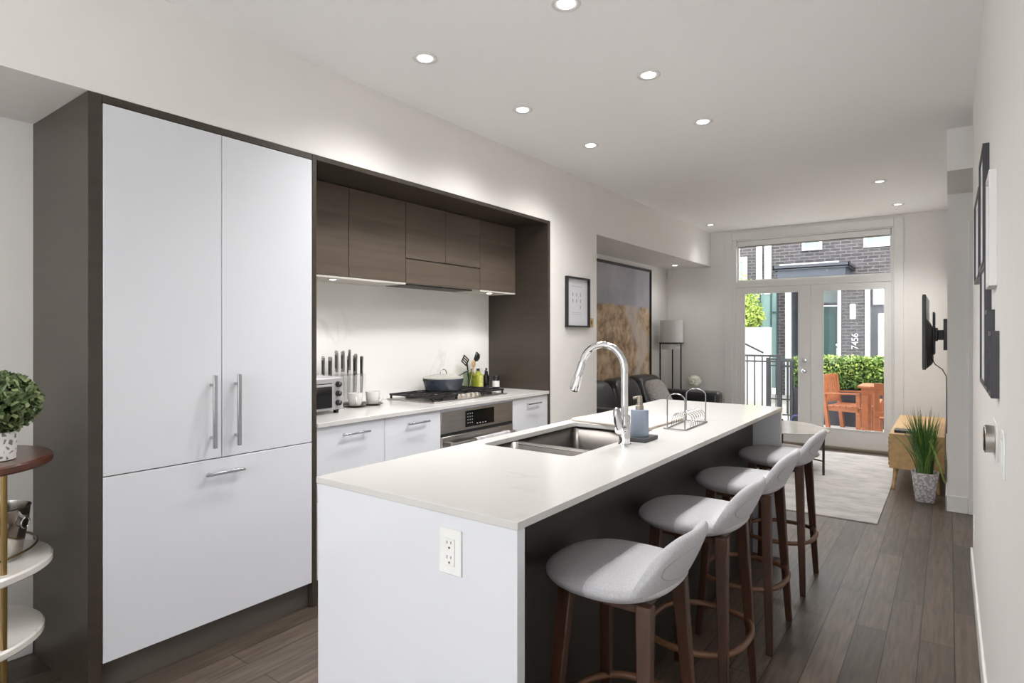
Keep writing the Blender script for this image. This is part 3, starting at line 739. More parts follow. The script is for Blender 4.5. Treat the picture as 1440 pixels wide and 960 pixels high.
# ------------------------------------------------------------------ bar stools
FAB, nt, b = new_mat('two tone grey stool fabric')
N = nt.nodes; L = nt.links
tc = N.new('ShaderNodeTexCoord'); sp = N.new('ShaderNodeSeparateXYZ'); L.new(tc.outputs['Object'], sp.inputs[0])
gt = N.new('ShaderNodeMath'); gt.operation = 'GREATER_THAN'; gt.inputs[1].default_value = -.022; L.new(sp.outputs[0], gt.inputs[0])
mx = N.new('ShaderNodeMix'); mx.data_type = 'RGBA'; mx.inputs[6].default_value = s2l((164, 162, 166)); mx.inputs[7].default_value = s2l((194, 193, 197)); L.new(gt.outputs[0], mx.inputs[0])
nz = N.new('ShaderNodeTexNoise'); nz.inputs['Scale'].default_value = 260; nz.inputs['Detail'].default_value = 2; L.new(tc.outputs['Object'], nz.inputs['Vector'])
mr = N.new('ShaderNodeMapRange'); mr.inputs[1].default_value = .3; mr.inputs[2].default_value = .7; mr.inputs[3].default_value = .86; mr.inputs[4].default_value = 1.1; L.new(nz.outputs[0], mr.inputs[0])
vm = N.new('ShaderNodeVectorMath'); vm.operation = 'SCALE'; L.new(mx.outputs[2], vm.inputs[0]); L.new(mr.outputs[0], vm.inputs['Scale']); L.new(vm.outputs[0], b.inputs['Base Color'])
bp = N.new('ShaderNodeBump'); bp.inputs['Strength'].default_value = .25; bp.inputs['Distance'].default_value = .002; L.new(nz.outputs[0], bp.inputs['Height']); L.new(bp.outputs[0], b.inputs['Normal'])
b.inputs['Roughness'].default_value = .9
FABL = mat('light grey stool fabric', (188, 187, 191), .9, var=.12, scale=260, bump=.2, bscale=260)
def sgn(v): return -1 if v < 0 else 1
def sup(a, b_, e, n=40):
    out = []
    for k in range(n):
        t = 2 * math.pi * k / n; c, s = math.cos(t), math.sin(t)
        out.append((a * sgn(c) * abs(c) ** (2 / e), b_ * sgn(s) * abs(s) ** (2 / e)))
    return out
def make_stool(label):
    t = thing('bar_stool', label, 'bar stool', (0, 0, 0), 'bar stools along the island')
    rings = []
    for sc, z in ((.50, .641), (.68, .640), (.86, .652), (.975, .672), (.995, .684), (.955, .698), (.86, .707), (.6, .711), (.25, .710), (.02, .709)):
        rings.append([(x * sc - .020, y * sc, z + .010 * max(0, x / .2) ** 2) for x, y in sup(.197, .200, 2.5)])
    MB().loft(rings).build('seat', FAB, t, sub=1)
    # low wrap-around back: closed cross-section swept along u
    rings = []; NU = 22
    for i in range(NU + 1):
        u = -1 + 2 * i / NU
        hgt = (1 - abs(u) ** 4.5) ** .5 if abs(u) < 1 else 0
        top = .695 + .143 * max(hgt, .02); bot = .668 + .02 * u * u
        y = .174 * u
        def cl(z):
            f = (z - .64) / .2
            return .092 + .128 * max(f, .01) ** .55 - .045 * u * u
        th = .019 * max(.4, hgt ** .5)
        ring = []
        M = 8
        for k in range(M + 1):
            z = bot + (top - bot) * k / M
            w_ = th * (1 if k < M else .7)
            ring.append((cl(z) + w_, y, z))
        ring.append((cl(top), y, top + th * .5))
        for k in range(M, -1, -1):
            z = bot + (top - bot) * k / M
            w_ = th * (1 if k < M else .7)
            ring.append((cl(z) - w_, y, z))
        ring.append((cl(bot), y, bot - th * .5))
        rings.append(ring)
    bk = MB().loft(rings).build('backrest', FABL, t, sub=1)
    # seam line on the outer face
    sm = []
    for k in range(33):
        a = 2 * math.pi * k / 32
        u = .80 * math.cos(a); z = .755 + .052 * math.sin(a) * (1 if math.sin(a) > 0 else .8)
        f = (z - .64) / .2
        sm.append((.092 + .128 * f ** .55 - .045 * u * u + .0175, .174 * u, z))
    MB().tube(sm[:-1], .0016, 5, closed=True).build('seam', mat('grey piping', (150, 149, 152), .9), bk, smooth=60)
    MB().prism(rrect(-.125, .11, -.12, .12, .03), .625, .648).build('seat_frame', WALNUT, t, bevel=.003)
    for sx_ in (-1, 1):
        for sy_ in (-1, 1):
            tx, ty = sx_ * .118 + .004, sy_ * .122; bx_, by_ = sx_ * .152, sy_ * .19
            a, c = (.022, .016), (.013, .012)
            MB().hexa([(bx_ + i * c[0], by_ + j * c[1], 0) for i, j in ((-1, -1), (1, -1), (1, 1), (-1, 1))],
                      [(tx + i * a[0], ty + j * a[1], .656) for i, j in ((-1, -1), (1, -1), (1, 1), (-1, 1))]).build('leg', WALNUT, t, bevel=.004)
    rp = [(x, y, .262) for x, y in sup(.178, .202, 2.5, 48)]
    MB().tube(rp, .0115, 10, closed=True).build('footrest_ring', WALNUTH, t, smooth=60)
    return t
st0 = make_stool('grey upholstered walnut bar stool nearest the camera at the island')
st0.location = (-.762, 1.585, 0)
dup(st0, (-.762, 2.235, 0), 0, 'grey upholstered walnut bar stool second from the camera')
dup(st0, (-.768, 2.885, 0), 0, 'grey upholstered walnut bar stool third from the camera')
dup(st0, (-.766, 3.59, 0), 0, 'grey upholstered walnut bar stool farthest along the island, by the rug')
print('part3 ok')
# ------------------------------------------------------------------ pictures and fittings on the walls
FRB = mat('black picture frame', (30, 27, 29), .35, var=.05)
PAPER = mat('white print paper', (222, 223, 228), .5, var=.01)
p = thing('small_picture', 'small black framed print with tiny grey pictograms on the pillar', 'picture', (XF + .01, 4.435, 1.42))
y0, y1, z0, z1 = 4.245, 4.627, 1.422, 1.845
MB().box(XF, XF + .03, y0, y0 + .014, z0, z1).box(XF, XF + .03, y1 - .014, y1, z0, z1).box(XF, XF + .03, y0 + .014, y1 - .014, z0, z0 + .014).box(XF, XF + .03, y0 + .014, y1 - .014, z1 - .014, z1).build('frame', FRB, p, bevel=.001)
pr = box(XF + .002, XF + .008, y0 + .014, y1 - .014, z0 + .014, z1 - .014).build('print', PAPER, p)
mk = MB()
for r in range(3):
    for c in range(3):
        if r == 2 and c < 2: continue
        yy = 4.36 + c * .065; zz = 1.70 - r * .052
        mk.box(XF + .008, XF + .0085, yy - .006, yy + .006, zz - .012, zz + .012)
        mk.box(XF + .008, XF + .0085, yy - .003, yy + .003, zz - .02, zz - .012)
for r, (a, c) in enumerate(((4.34, 4.52), (4.35, 4.50), (4.35, 4.51))):
    mk.box(XF + .008, XF + .0085, a, c, (1.765, 1.545, 1.53)[r], (1.768, 1.547, 1.532)[r])
mk.build('pictogram_marks', mat('grey print ink', (150, 150, 158), .6), pr)
tg = thing('wall_switch', 'small brass-coloured square switch plate beside the small framed print', 'switch', (XF + .005, 4.70, 1.42))
box(XF, XF + .006, 4.648, 4.728, 1.425, 1.505).build('plate', mat('brass plate', (206, 176, 128), .35, .5), tg, bevel=.002)
box(XF + .006, XF + .010, 4.68, 4.70, 1.448, 1.482).build('toggle', mat('dark brass', (150, 104, 52), .4, .5), tg, bevel=.001)

m, nt, b = new_mat('dune photograph'); N = nt.nodes; L = nt.links
tc = N.new('ShaderNodeTexCoord'); sp = N.new('ShaderNodeSeparateXYZ'); L.new(tc.outputs['Object'], sp.inputs[0])
n1 = N.new('ShaderNodeTexNoise'); n1.inputs['Scale'].default_value = 5.5; n1.inputs['Detail'].default_value = 9; n1.inputs['Roughness'].default_value = .68; n1.inputs['Distortion'].default_value = .25; L.new(tc.outputs['Object'], n1.inputs['Vector'])
r1 = N.new('ShaderNodeValToRGB'); e = r1.color_ramp.elements
e[0].position = .34; e[0].color = s2l((98, 76, 58)); e[1].position = .68; e[1].color = s2l((214, 196, 176))
q = e.new(.46); q.color = s2l((158, 128, 96)); q = e.new(.56); q.color = s2l((196, 168, 132))
L.new(n1.outputs[0], r1.inputs[0])
# pale sandy path wandering up the middle right
n3 = N.new('ShaderNodeTexNoise'); n3.inputs['Scale'].default_value = 1.6; L.new(tc.outputs['Object'], n3.inputs['Vector'])
pa = N.new('ShaderNodeMath'); pa.operation = 'MULTIPLY_ADD'; pa.inputs[1].default_value = -1.1; L.new(n3.outputs[0], pa.inputs[0]); L.new(sp.outputs[1], pa.inputs[2])
pb = N.new('ShaderNodeMath'); pb.operation = 'ABSOLUTE'; L.new(pa.outputs[0], pb.inputs[0])
pc = N.new('ShaderNodeMapRange'); pc.inputs[1].default_value = .06; pc.inputs[2].default_value = .2; pc.inputs[3].default_value = .75; pc.inputs[4].default_value = 0; L.new(pb.outputs[0], pc.inputs[0])
mp_x = N.new('ShaderNodeMix'); mp_x.data_type = 'RGBA'; L.new(pc.outputs[0], mp_x.inputs[0]); L.new(r1.outputs[0], mp_x.inputs[6]); mp_x.inputs[7].default_value = s2l((198, 186, 176))
n2 = N.new('ShaderNodeTexNoise'); n2.inputs['Scale'].default_value = 1.5; n2.inputs['Detail'].default_value = 4; L.new(tc.outputs['Object'], n2.inputs['Vector'])
r2 = N.new('ShaderNodeValToRGB'); r2.color_ramp.elements[0].color = s2l((160, 158, 168)); r2.color_ramp.elements[1].color = s2l((196, 194, 198)); r2.color_ramp.elements[0].position = .35; r2.color_ramp.elements[1].position = .65; L.new(n2.outputs[0], r2.inputs[0])
hz = N.new('ShaderNodeMath'); hz.operation = 'MULTIPLY_ADD'; hz.inputs[1].default_value = .10; L.new(n3.outputs[0], hz.inputs[0]); L.new(sp.outputs[2], hz.inputs[2])
st_ = N.new('ShaderNodeMapRange'); st_.inputs[1].default_value = .93; st_.inputs[2].default_value = .96; L.new(hz.outputs[0], st_.inputs[0])
mm = N.new('ShaderNodeMix'); mm.data_type = 'RGBA'; L.new(st_.outputs[0], mm.inputs[0]); L.new(mp_x.outputs[2], mm.inputs[6]); L.new(r2.outputs[0], mm.inputs[7])
L.new(mm.outputs[2], b.inputs['Base Color']); b.inputs['Roughness'].default_value = .45
DUNE = m
bp_ = thing('large_picture', 'large black framed photograph of grassy dunes and sky above the sofa', 'picture', (XB, 6.4, .80))
y0, y1, z0, z1 = 5.40, 7.378, .80, 2.20
MB().box(XB, XB + .035, y0, y0 + .03, z0, z1).box(XB, XB + .035, y1 - .03, y1, z0, z1).box(XB, XB + .035, y0 + .03, y1 - .03, z0, z0 + .03).box(XB, XB + .035, y0 + .03, y1 - .03, z1 - .03, z1).build('frame', FRB, bp_, bevel=.001)
box(XB, XB + .018, y0 + .03, y1 - .03, z0 + .03, z1 - .03).build('photo_print', DUNE, bp_)

ms = thing('motion_sensor', 'small white motion sensor in the corner under the soffit', 'sensor', (-3.12, 7.95, 2.17))
MB().loft([[(-3.155 + a, 7.985 - b_, z) for a, b_ in ((0, 0), (.045, 0), (.05, .03), (.02, .05), (0, .045))] for z in (2.13, 2.22)]).build('body', RING, ms, bevel=.005)

FRD = mat('dark slate frame', (48, 46, 52), .4, var=.05)
FRW = mat('white frame', (226, 224, 222), .4, var=.01)
def gallery(y0, y1, z0, z1, label, m, mat2, t=.019):
    g = thing('picture_frame', label, 'picture', (XR, (y0 + y1) / 2, z0), 'gallery frames on the right wall')
    w = .014; xa, xb = XR - t, XR
    MB().box(xa, xb, y0, y0 + w, z0, z1).box(xa, xb, y1 - w, y1, z0, z1).box(xa, xb, y0 + w, y1 - w, z0, z0 + w).box(xa, xb, y0 + w, y1 - w, z1 - w, z1).build('frame', m, g, bevel=.001)
    box(xa + .006, xb, y0 + w, y1 - w, z0 + w, z1 - w).build('print', mat2, g)
gallery(2.64, 2.98, 1.605, 2.024, 'dark picture frame hanging highest on the right wall', FRD, PAPER)
gallery(2.23, 2.42, 1.503, 1.842, 'white picture frame, the only pale one of the wall group', FRW, PAPER)
gallery(3.05, 3.52, 1.592, 1.955, 'dark picture frame farthest down the right wall, level with the white one', FRD, PAPER)
gallery(2.51, 2.88, 1.183, 1.600, 'tall dark picture frame behind the others in the lower part of the group', FRD, PAPER)
gallery(2.335, 2.500, 1.183, 1.437, 'dark picture frame, middle step of the lower staircase of frames', FRD, PAPER)
gallery(2.130, 2.275, 1.183, 1.371, 'small dark picture frame lowest and nearest the camera', FRD, PAPER)

th_ = thing('thermostat', 'round brushed steel dial thermostat on the right wall', 'thermostat', (XR, 2.28, 1.05))
tp = box(XR - .004, XR, 2.19, 2.37, .995, 1.105).build('trim_plate', TRIM, th_, bevel=.002)
MB().cyl((XR - .004, 2.27, 1.051), (XR - .028, 2.27, 1.051), .040, .041, 36).build('dial', STEEL, th_, bevel=.002, smooth=40)
MB().cyl((XR - .028, 2.27, 1.051), (XR - .030, 2.27, 1.051), .036, .034, 36).build('display', BLACKGL, th_, smooth=40)
outlet('light_switch', 'white rocker switch plate near the thermostat on the right wall', (XR, 1.95, 1.058), 'x', kind='switch')
outlet('low_outlet', 'white outlet plate low at the far end of the right wall', (XR, 4.05, .33), 'x')

# television on the living room wall
tvx = -.0125
tv = thing('television', 'flat black television seen edge-on, tilted on a wall arm', 'television', (-.165, 6.7, 1.38))
MB().box(-.185, -.160, 6.15, 7.25, 1.06, 1.70).build('screen_panel', BLACKPL, tv, bevel=.004)
MB().box(-.187, -.185, 6.162, 7.238, 1.075, 1.688).build('screen', BLACKGL, tv)
MB().loft([[(-.160, 6.35, 1.06), (-.160, 7.05, 1.06), (-.160, 7.05, 1.50), (-.160, 6.35, 1.50)], [(-.120, 6.42, 1.10), (-.120, 6.98, 1.10), (-.120, 6.98, 1.42), (-.120, 6.42, 1.42)]]).build('rear_housing', BLACKPL, tv, bevel=.006)
mt = MB().box(-.120, -.105, 6.5, 6.56, 1.18, 1.56).box(-.120, -.105, 6.84, 6.90, 1.18, 1.56).box(-.105, -.085, 6.56, 6.84, 1.30, 1.42).box(-.085, tvx - .03, 6.64, 6.76, 1.31, 1.40).box(tvx - .03, tvx, 6.55, 6.85, 1.22, 1.50)
mt.build('wall_arm', BLACKMET, tv, bevel=.003)
MB().tube([(-.13, 6.4, 1.16), (-.10, 6.38, 1.10), (-.05, 6.36, 1.06), (-.02, 6.35, 1.0), (-.018, 6.35, .8), (-.018, 6.35, .51)], .004, 6).build('cable', BLACKPL, tv, smooth=60)

# ------------------------------------------------------------------ living room
OAK = mat('light oak', (196, 160, 112), .45, var=.14, scale=3, stretch=(9, 1.5, 9), detail=6)
ts = thing('tv_stand', 'light oak media console with a ribbed front on splayed legs', 'tv stand', (-.23, 6.95, 0))
MB().box(-.428, -.03, 6.20, 7.70, .470, .492).box(-.428, -.03, 6.20, 7.70, .190, .210).box(-.425, -.03, 6.20, 6.222, .21, .47).box(-.425, -.03, 7.678, 7.70, .21, .47).box(-.05, -.03, 6.222, 7.678, .21, .47).build('body', OAK, ts, bevel=.002)
fb = MB()
for k in range(7):
    z = .212 + k * .037
    fb.box(-.434, -.404, 6.203, 7.697, z + .003, z + .030)
fb.box(-.415, -.400, 6.222, 7.678, .21, .47)
fb.build('ribbed_front', mat('darker oak ribs', (170, 130, 84), .5, var=.15, scale=4, stretch=(1, 1, 10)), ts, bevel=.004)
for lx in (-.38, -.09):
    for ly in (6.28, 7.60):
        ox = -.018 if lx < -.2 else .018; oy = -.05 if ly < 7 else .05
        MB().cyl((lx + ox, ly + oy, 0), (lx, ly, .192), .011, .021, 14).build('leg', OAK, ts, smooth=40)
mpb = MB().prism(rrect(-.395, -.20, 6.27, 6.42, .01, 3), .492, .515).build('media_box', BLACKPL, bevel=.002)
tag(mpb, 'slim black media box on the near end of the oak console', 'media player')

# grassy plant in a white pot
gp = thing('potted_grass', 'tall green grass plant in a white embossed pot before the oak console', 'plant', (-.165, 5.93, 0))
gx, gy = -.160, 5.935
m, nt, b = new_mat('embossed white pot'); N = nt.nodes; L = nt.links
tc = N.new('ShaderNodeTexCoord'); vo = N.new('ShaderNodeTexVoronoi'); vo.inputs['Scale'].default_value = 60; L.new(tc.outputs['Object'], vo.inputs['Vector'])
r_ = N.new('ShaderNodeValToRGB'); r_.color_ramp.elements[0].color = s2l((236, 234, 234)); r_.color_ramp.elements[1].color = s2l((176, 172, 176)); r_.color_ramp.elements[0].position = .3; r_.color_ramp.elements[1].position = .7; L.new(vo.outputs['Distance'], r_.inputs[0]); L.new(r_.outputs[0], b.inputs['Base Color'])
bq = N.new('ShaderNodeBump'); bq.inputs['Strength'].default_value = .6; bq.inputs['Distance'].default_value = .004; L.new(vo.outputs['Distance'], bq.inputs['Height']); L.new(bq.outputs[0], b.inputs['Normal'])
MB().loft([[(x, y, z) for x, y in rrect(gx - r, gx + r, gy - r, gy + r, r * .5, 5)] for r, z in ((.062, 0), (.066, .004), (.092, .235), (.094, .24), (.088, .24), (.084, .20), (.001, .20))]).build('pot', m, gp, smooth=50)
GR = [mat('grass blades', (66, 106, 44), .5, var=.35, scale=14), mat('light grass blades', (132, 158, 74), .5, var=.2)]
random.seed(5)
for which, cnt in ((0, 240), (1, 40)):
    mb = MB()
    for i in range(cnt):
        a = random.uniform(0, 2 * math.pi); rr = random.uniform(0, .06); hgt = random.uniform(.22, .60) if i % 3 else random.uniform(.38, .62)
        lean = random.uniform(.02, .12) + (.13 if random.random() < .14 else 0); w = random.uniform(.0035, .0065)
        bx_, by_ = gx + rr * math.cos(a), gy + rr * math.sin(a); a2 = a + random.uniform(-.6, .6)
        dx, dy = math.cos(a2), math.sin(a2); px_, py_ = -dy, dx
        L_, R_ = [], []
        for k in range(6):
            t = k / 5; z = .20 + hgt * (t - .22 * lean * 4 * t * t); o_ = lean * t * t * 1.25 + .015 * t; ww = w * (1 - t) ** .6 * (.6 + t)
            L_.append((bx_ + dx * o_ - px_ * ww, by_ + dy * o_ - py_ * ww, z)); R_.append((bx_ + dx * o_ + px_ * ww, by_ + dy * o_ + py_ * ww, z))
        if any(p_[0] > -.03 and p_[1] > 5.66 for p_ in L_ + R_): continue
        mb.grid([L_, R_])
    if which == 1:
        mb.grid([[(gx + .0 + x - .005, gy - .09, z) for x, z in ((.03, .50), (.06, .43), (.10, .30), (.13, .19))], [(gx + x + .007, gy - .095, z) for x, z in ((.03, .52), (.06, .44), (.10, .30), (.13, .18))]])
    o = mb.build('grass_blades' if which == 0 else 'pale_blades', GR[which], gp, recalc=False); o['kind'] = 'stuff'

# rug
m, nt, b = new_mat('mottled pale rug'); N = nt.nodes; L = nt.links
tc = N.new('ShaderNodeTexCoord'); mp = N.new('ShaderNodeMapping'); mp.inputs['Scale'].default_value = (1.2, 2.2, 1); L.new(tc.outputs['Object'], mp.inputs[0])
nz = N.new('ShaderNodeTexNoise'); nz.inputs['Scale'].default_value = 3; nz.inputs['Detail'].default_value = 8; nz.inputs['Roughness'].default_value = .7; L.new(mp.outputs[0], nz.inputs['Vector'])
r_ = N.new('ShaderNodeValToRGB'); r_.color_ramp.elements[0].color = s2l((164, 160, 157)); r_.color_ramp.elements[1].color = s2l((190, 186, 182)); r_.color_ramp.elements[0].position = .38; r_.color_ramp.elements[1].position = .6; L.new(nz.outputs[0], r_.inputs[0]); L.new(r_.outputs[0], b.inputs['Base Color']); b.inputs['Roughness'].default_value = .95
tag(box(-2.20, -.415, 4.995, 7.75, 0, .010).build('area_rug', m, bevel=.003), 'pale mottled grey area rug in front of the glass doors', 'rug')

# coffee table
tb = thing('coffee_table', 'low two-tier coffee table with thin dark legs on the rug', 'coffee table', (-1.43, 6.66, .01))
c0 = Vector((-1.43, 6.66)); la = [Vector((-.975, 6.40)), Vector((-1.50, 7.14)), Vector((-1.80, 6.33))]
def blob(r, n=48):
    out = []
    for k in range(n):
        a = 2 * math.pi * k / n; v = Vector((math.cos(a), math.sin(a)))
        best = max((q - c0).normalized().dot(v) for q in la)
        out.append(tuple(c0 + v * r * (.80 + .20 * max(0, best) ** 2)))
    return out
MB().prism(blob(.50), .395, .407).build('table_top', mat('pale stone top', (196, 190, 184), .12, var=.06, scale=3), tb, bevel=.003)
MB().prism(blob(.40), .150, .165).build('lower_shelf', mat('taupe shelf', (158, 146, 134), .5, var=.06), tb, bevel=.003)
for q in la:
    MB().cyl((q.x, q.y, .010), (q.x, q.y, .422), .011, .012, 14).build('leg', mat('dark bronze metal', (62, 58, 58), .4, .6), tb, smooth=40)
    d_ = (q - c0).normalized(); 
fr_ = MB()
for q in la:
    d_ = (c0 - q).normalized() * .14
    fr_.bar((q.x, q.y, .388), (q.x + d_.x, q.y + d_.y, .388), .014, .012)
    fr_.bar((q.x, q.y, .143), (c0.x, c0.y, .143), .014, .012)
fr_.build('bracket', mat('dark bronze bracket', (62, 58, 58), .4, .6), tb, bevel=.001)

# sofa
LEA = mat('black leather', (46, 44, 46), .32, var=.15, scale=4, bump=.6, bscale=7)
so_ = thing('leather_sofa', 'black leather sofa along the left wall under the large dune photograph', 'sofa', (-2.70, 6.2, 0))
MB().box(-3.14, -2.26, 4.98, 7.45, .06, .30).build('base', LEA, so_, bevel=.03, seg=3)
for k in range(3):
    a = 5.20 + k * .68; 
    MB().box(-2.95, -2.25, a + .005, a + .675, .29, .45).build('seat_cushion', LEA, so_, bevel=.05, seg=4, smooth=60)
    P = MB().loft([[(-2.98 + dx, y, z) for dx, y in rrect(-.12 * s, .10 * s, a + .34 - .335 * s, a + .34 + .335 * s, .06, 5)] for s, z, in ((.86, .43), (.98, .50), (1.0, .64), (.96, .78), (.84, .845), (.55, .868))])
    for v in P.v:
        v.x += (.64 - v.z) * .28 + .012 * noise.noise(v * 6); v.z += .012 * noise.noise(v * 5 + Vector((3, 1, 2)))
    P.build('back_cushion', LEA, so_, smooth=80, sub=1)
for a in (4.98, 7.26):
    MB().box(-3.14, -2.24, a, a + .20, .06, .665).build('arm', LEA, so_, bevel=.045, seg=4, smooth=60)
MB().box(-3.14, -3.06, 5.18, 7.26, .30, .78).build('back_frame', LEA, so_, bevel=.02)
for lx in (-3.05, -2.33):
    for ly in (5.06, 7.36):
        MB().cyl((lx, ly, 0), (lx, ly, .07), .02, .025, 12).build('leg', BLACKPL, so_, smooth=40)
P = MB().loft([[(x, y, z) for x, y in rrect(-.22 * s, .22 * s, -.22 * s, .22 * s, .10 * s, 5)] for s, z in ((.55, -.07), (.9, -.045), (1.0, 0), (.9, .045), (.55, .07))])
M4 = Matrix.Translation((-2.62, 6.40, .66)) @ Matrix.Rotation(math.radians(60), 4, 'Y')
P.v = [M4 @ v for v in P.v]
tag(P.build('throw_pillow', mat('chunky grey knit', (172, 166, 162), .95, var=.25, scale=50, bump=.8, bscale=60), smooth=80, sub=1), 'pale grey knitted throw pillow on the black sofa', 'pillow')

# floor lamp and side table with flowers in the corner
lx, ly = -2.965, 7.62
fl = thing('floor_lamp', 'floor lamp with white drum shade on three black legs in the far corner', 'floor lamp', (lx, ly, 0))
SH = mat('white drum shade', (218, 216, 213), .8, var=.01)
MB().lathe([(.146, 1.255), (.146, 1.545), (.143, 1.545), (.143, 1.255)], (lx, ly, 0), 36).build('lamp_shade', SH, fl, smooth=50)
MB().lathe([(.125, 1.165), (.125, 1.25), (.121, 1.25), (.121, 1.170), (.001, 1.168)], (lx, ly, 0), 36).build('inner_diffuser', SH, fl, smooth=50)
MB().lathe([(.146, 1.238), (.157, 1.238), (.157, 1.256), (.146, 1.256), (.146, 1.238)], (lx, ly, 0), 36).build('ring', BLACKMET, fl, smooth=50)
MB().lathe([(.004, 1.25), (.05, 1.25), (.05, 1.26), (.004, 1.26)], (lx, ly, 0), 16).build('spider', BLACKMET, fl)
for a in (-140, -15, 105):
    a = math.radians(a)
    MB().cyl((lx + .150 * math.cos(a), ly + .150 * math.sin(a), 0), (lx + .150 * math.cos(a), ly + .150 * math.sin(a), 1.245), .009, .009, 10).build('leg', BLACKMET, fl, smooth=40)
tag(MB().lathe([(.14, 0), (.14, .012), (.015, .02), (.015, .53), (.19, .545), (.19, .56), (.001, .56)], (-2.62, 7.72, 0), 28).build('side_table', BLACKMET, smooth=40), 'small round black side table beyond the sofa arm', 'side table')
fv = thing('flower_vase', 'ball of cream white flowers in a small vase beyond the sofa arm', 'flowers', (-2.745, 7.70, .56))
fvx, fvy = -2.70, 7.72
MB().lathe([(.03, .56), (.045, .60), (.04, .66), (.03, .69), (.001, .69)], (fvx, fvy, 0), 20).build('vase', glass_mat('vase glass', (.9, .94, .92)), fv, smooth=50)
random.seed(3)
mb = MB()
for i in range(420):
    u = random.uniform(-.4, 1); a = random.uniform(0, 2 * math.pi); s = math.sqrt(1 - u * u); n_ = Vector((s * math.cos(a), s * math.sin(a), u))
    c_ = Vector((fvx, fvy, .745)) + Vector((n_.x * .095, n_.y * .095, n_.z * .085)) * random.uniform(.85, 1.03)
    t1 = (n_.orthogonal().normalized() + n_ * random.uniform(-.6, .6)); t2 = n_.cross(t1).normalized(); r = .014
    mb.add([c_ - t1 * r, c_ + t2 * r * .8, c_ + t1 * r, c_ - t2 * r * .8], [(0, 1, 2, 3)])
mb.build('blossoms', mat('cream petals', (252, 251, 236), .7, var=.08), fv, recalc=False)
MB().sphere((fvx, fvy, .745), .082, 16, 10, 1, 1, .9).build('flower_core', mat('pale green core', (246, 246, 222), .8), fv)

# ------------------------------------------------------------------ bar cart at the left edge
cx0, cy0 = -2.735, .475
bc = thing('bar_cart', 'three-tier bar cart with dark wood top and white shelves by the fridge panel', 'bar cart', (cx0, cy0, 0))
BRASS = mat('aged brass', (150, 124, 78), .3, .9, var=.1)
def disc(z0, z1, sx_=.305, sy_=.315, rnd=.006):
    return MB().lathe([(sx_ - rnd, z0), (sx_, z0 + rnd), (sx_, z1 - rnd), (sx_ - rnd, z1), (.001, z1)], (cx0, cy0, 0), 56, 1, sy_ / sx_)
disc(.905, .935).build('wood_top', mat('dark mahogany wood', (92, 52, 38), .3, var=.2, scale=3, stretch=(1, 8, 1), coat=.3), bc, smooth=40)
MARB = quartz('white marble shelf', (222, 218, 212), (180, 174, 168), 3, .5)
disc(.545, .575).build('marble_shelf', MARB, bc, smooth=40)
disc(.300, .330, .285, .290).build('marble_shelf', MARB, bc, smooth=40)
poles = [(-2.497, .598), (-2.497, .30), (-2.97, .30), (-2.97, .598)]
for x, y in poles: MB().cyl((x, y, 0), (x, y, .905), .009, .009, 14).build('pole', BRASS, bc, smooth=40)
rl = [(cx0 + .262 * math.cos(2 * math.pi * k / 48), cy0 + .268 * math.sin(2 * math.pi * k / 48), .62) for k in range(48)]
MB().tube(rl, .0045, 8, closed=True).build('gallery_rail', mat('dark brass rail', (110, 92, 62), .3, .9), bc, smooth=60)
ib = thing('ice_bucket', 'stainless ice bucket with ring handles on the middle cart shelf', 'bucket', (-2.67, .62, .575))
ibx, iby = -2.675, .622
MB().lathe([(.062, .576), (.066, .579), (.088, .71), (.092, .755), (.095, .758), (.090, .76), (.084, .71), (.060, .585), (.001, .585)], (ibx, iby, 0), 36).build('body', mat('polished bucket steel', (190, 186, 180), .14, 1.0), ib, smooth=50)
ddx = Vector((.807, .59, 0))
q = Vector((ibx, iby, .725)) + ddx * .093
MB().cyl(q - ddx * .006, q + ddx * .008, .008, .008, 12).tube([q + ddx * .006 + Vector((-.59 * .018 * math.sin(a), .807 * .018 * math.sin(a), -.018 + .018 * math.cos(a))) for a in [2 * math.pi * k / 20 for k in range(20)]], .0028, 7, closed=True).build('ring_handle', SATIN, ib, smooth=60)
tp_ = thing('potted_boxwood', 'round leafy green plant in a white geometric pot on the cart', 'plant', (-2.60, .612, .935))
tx_, ty_ = -2.612, .598
m, nt, b = new_mat('white geometric pot'); N = nt.nodes; L = nt.links
tc = N.new('ShaderNodeTexCoord'); vo = N.new('ShaderNodeTexVoronoi'); vo.feature = 'DISTANCE_TO_EDGE'; vo.inputs['Scale'].default_value = 42; L.new(tc.outputs['Object'], vo.inputs['Vector'])
r_ = N.new('ShaderNodeValToRGB'); r_.color_ramp.elements[0].color = s2l((236, 234, 234)); r_.color_ramp.elements[1].color = s2l((128, 126, 126)); r_.color_ramp.elements[0].position = .17; r_.color_ramp.elements[1].position = .24; L.new(vo.outputs['Distance'], r_.inputs[0]); L.new(r_.outputs[0], b.inputs['Base Color']); b.inputs['Roughness'].default_value = .5
MB().lathe([(.055, .935), (.060, .938), (.066, 1.03), (.063, 1.032), (.055, 1.02), (.001, 1.02)], (tx_, ty_, 0), 32).build('pot', m, tp_, smooth=50)
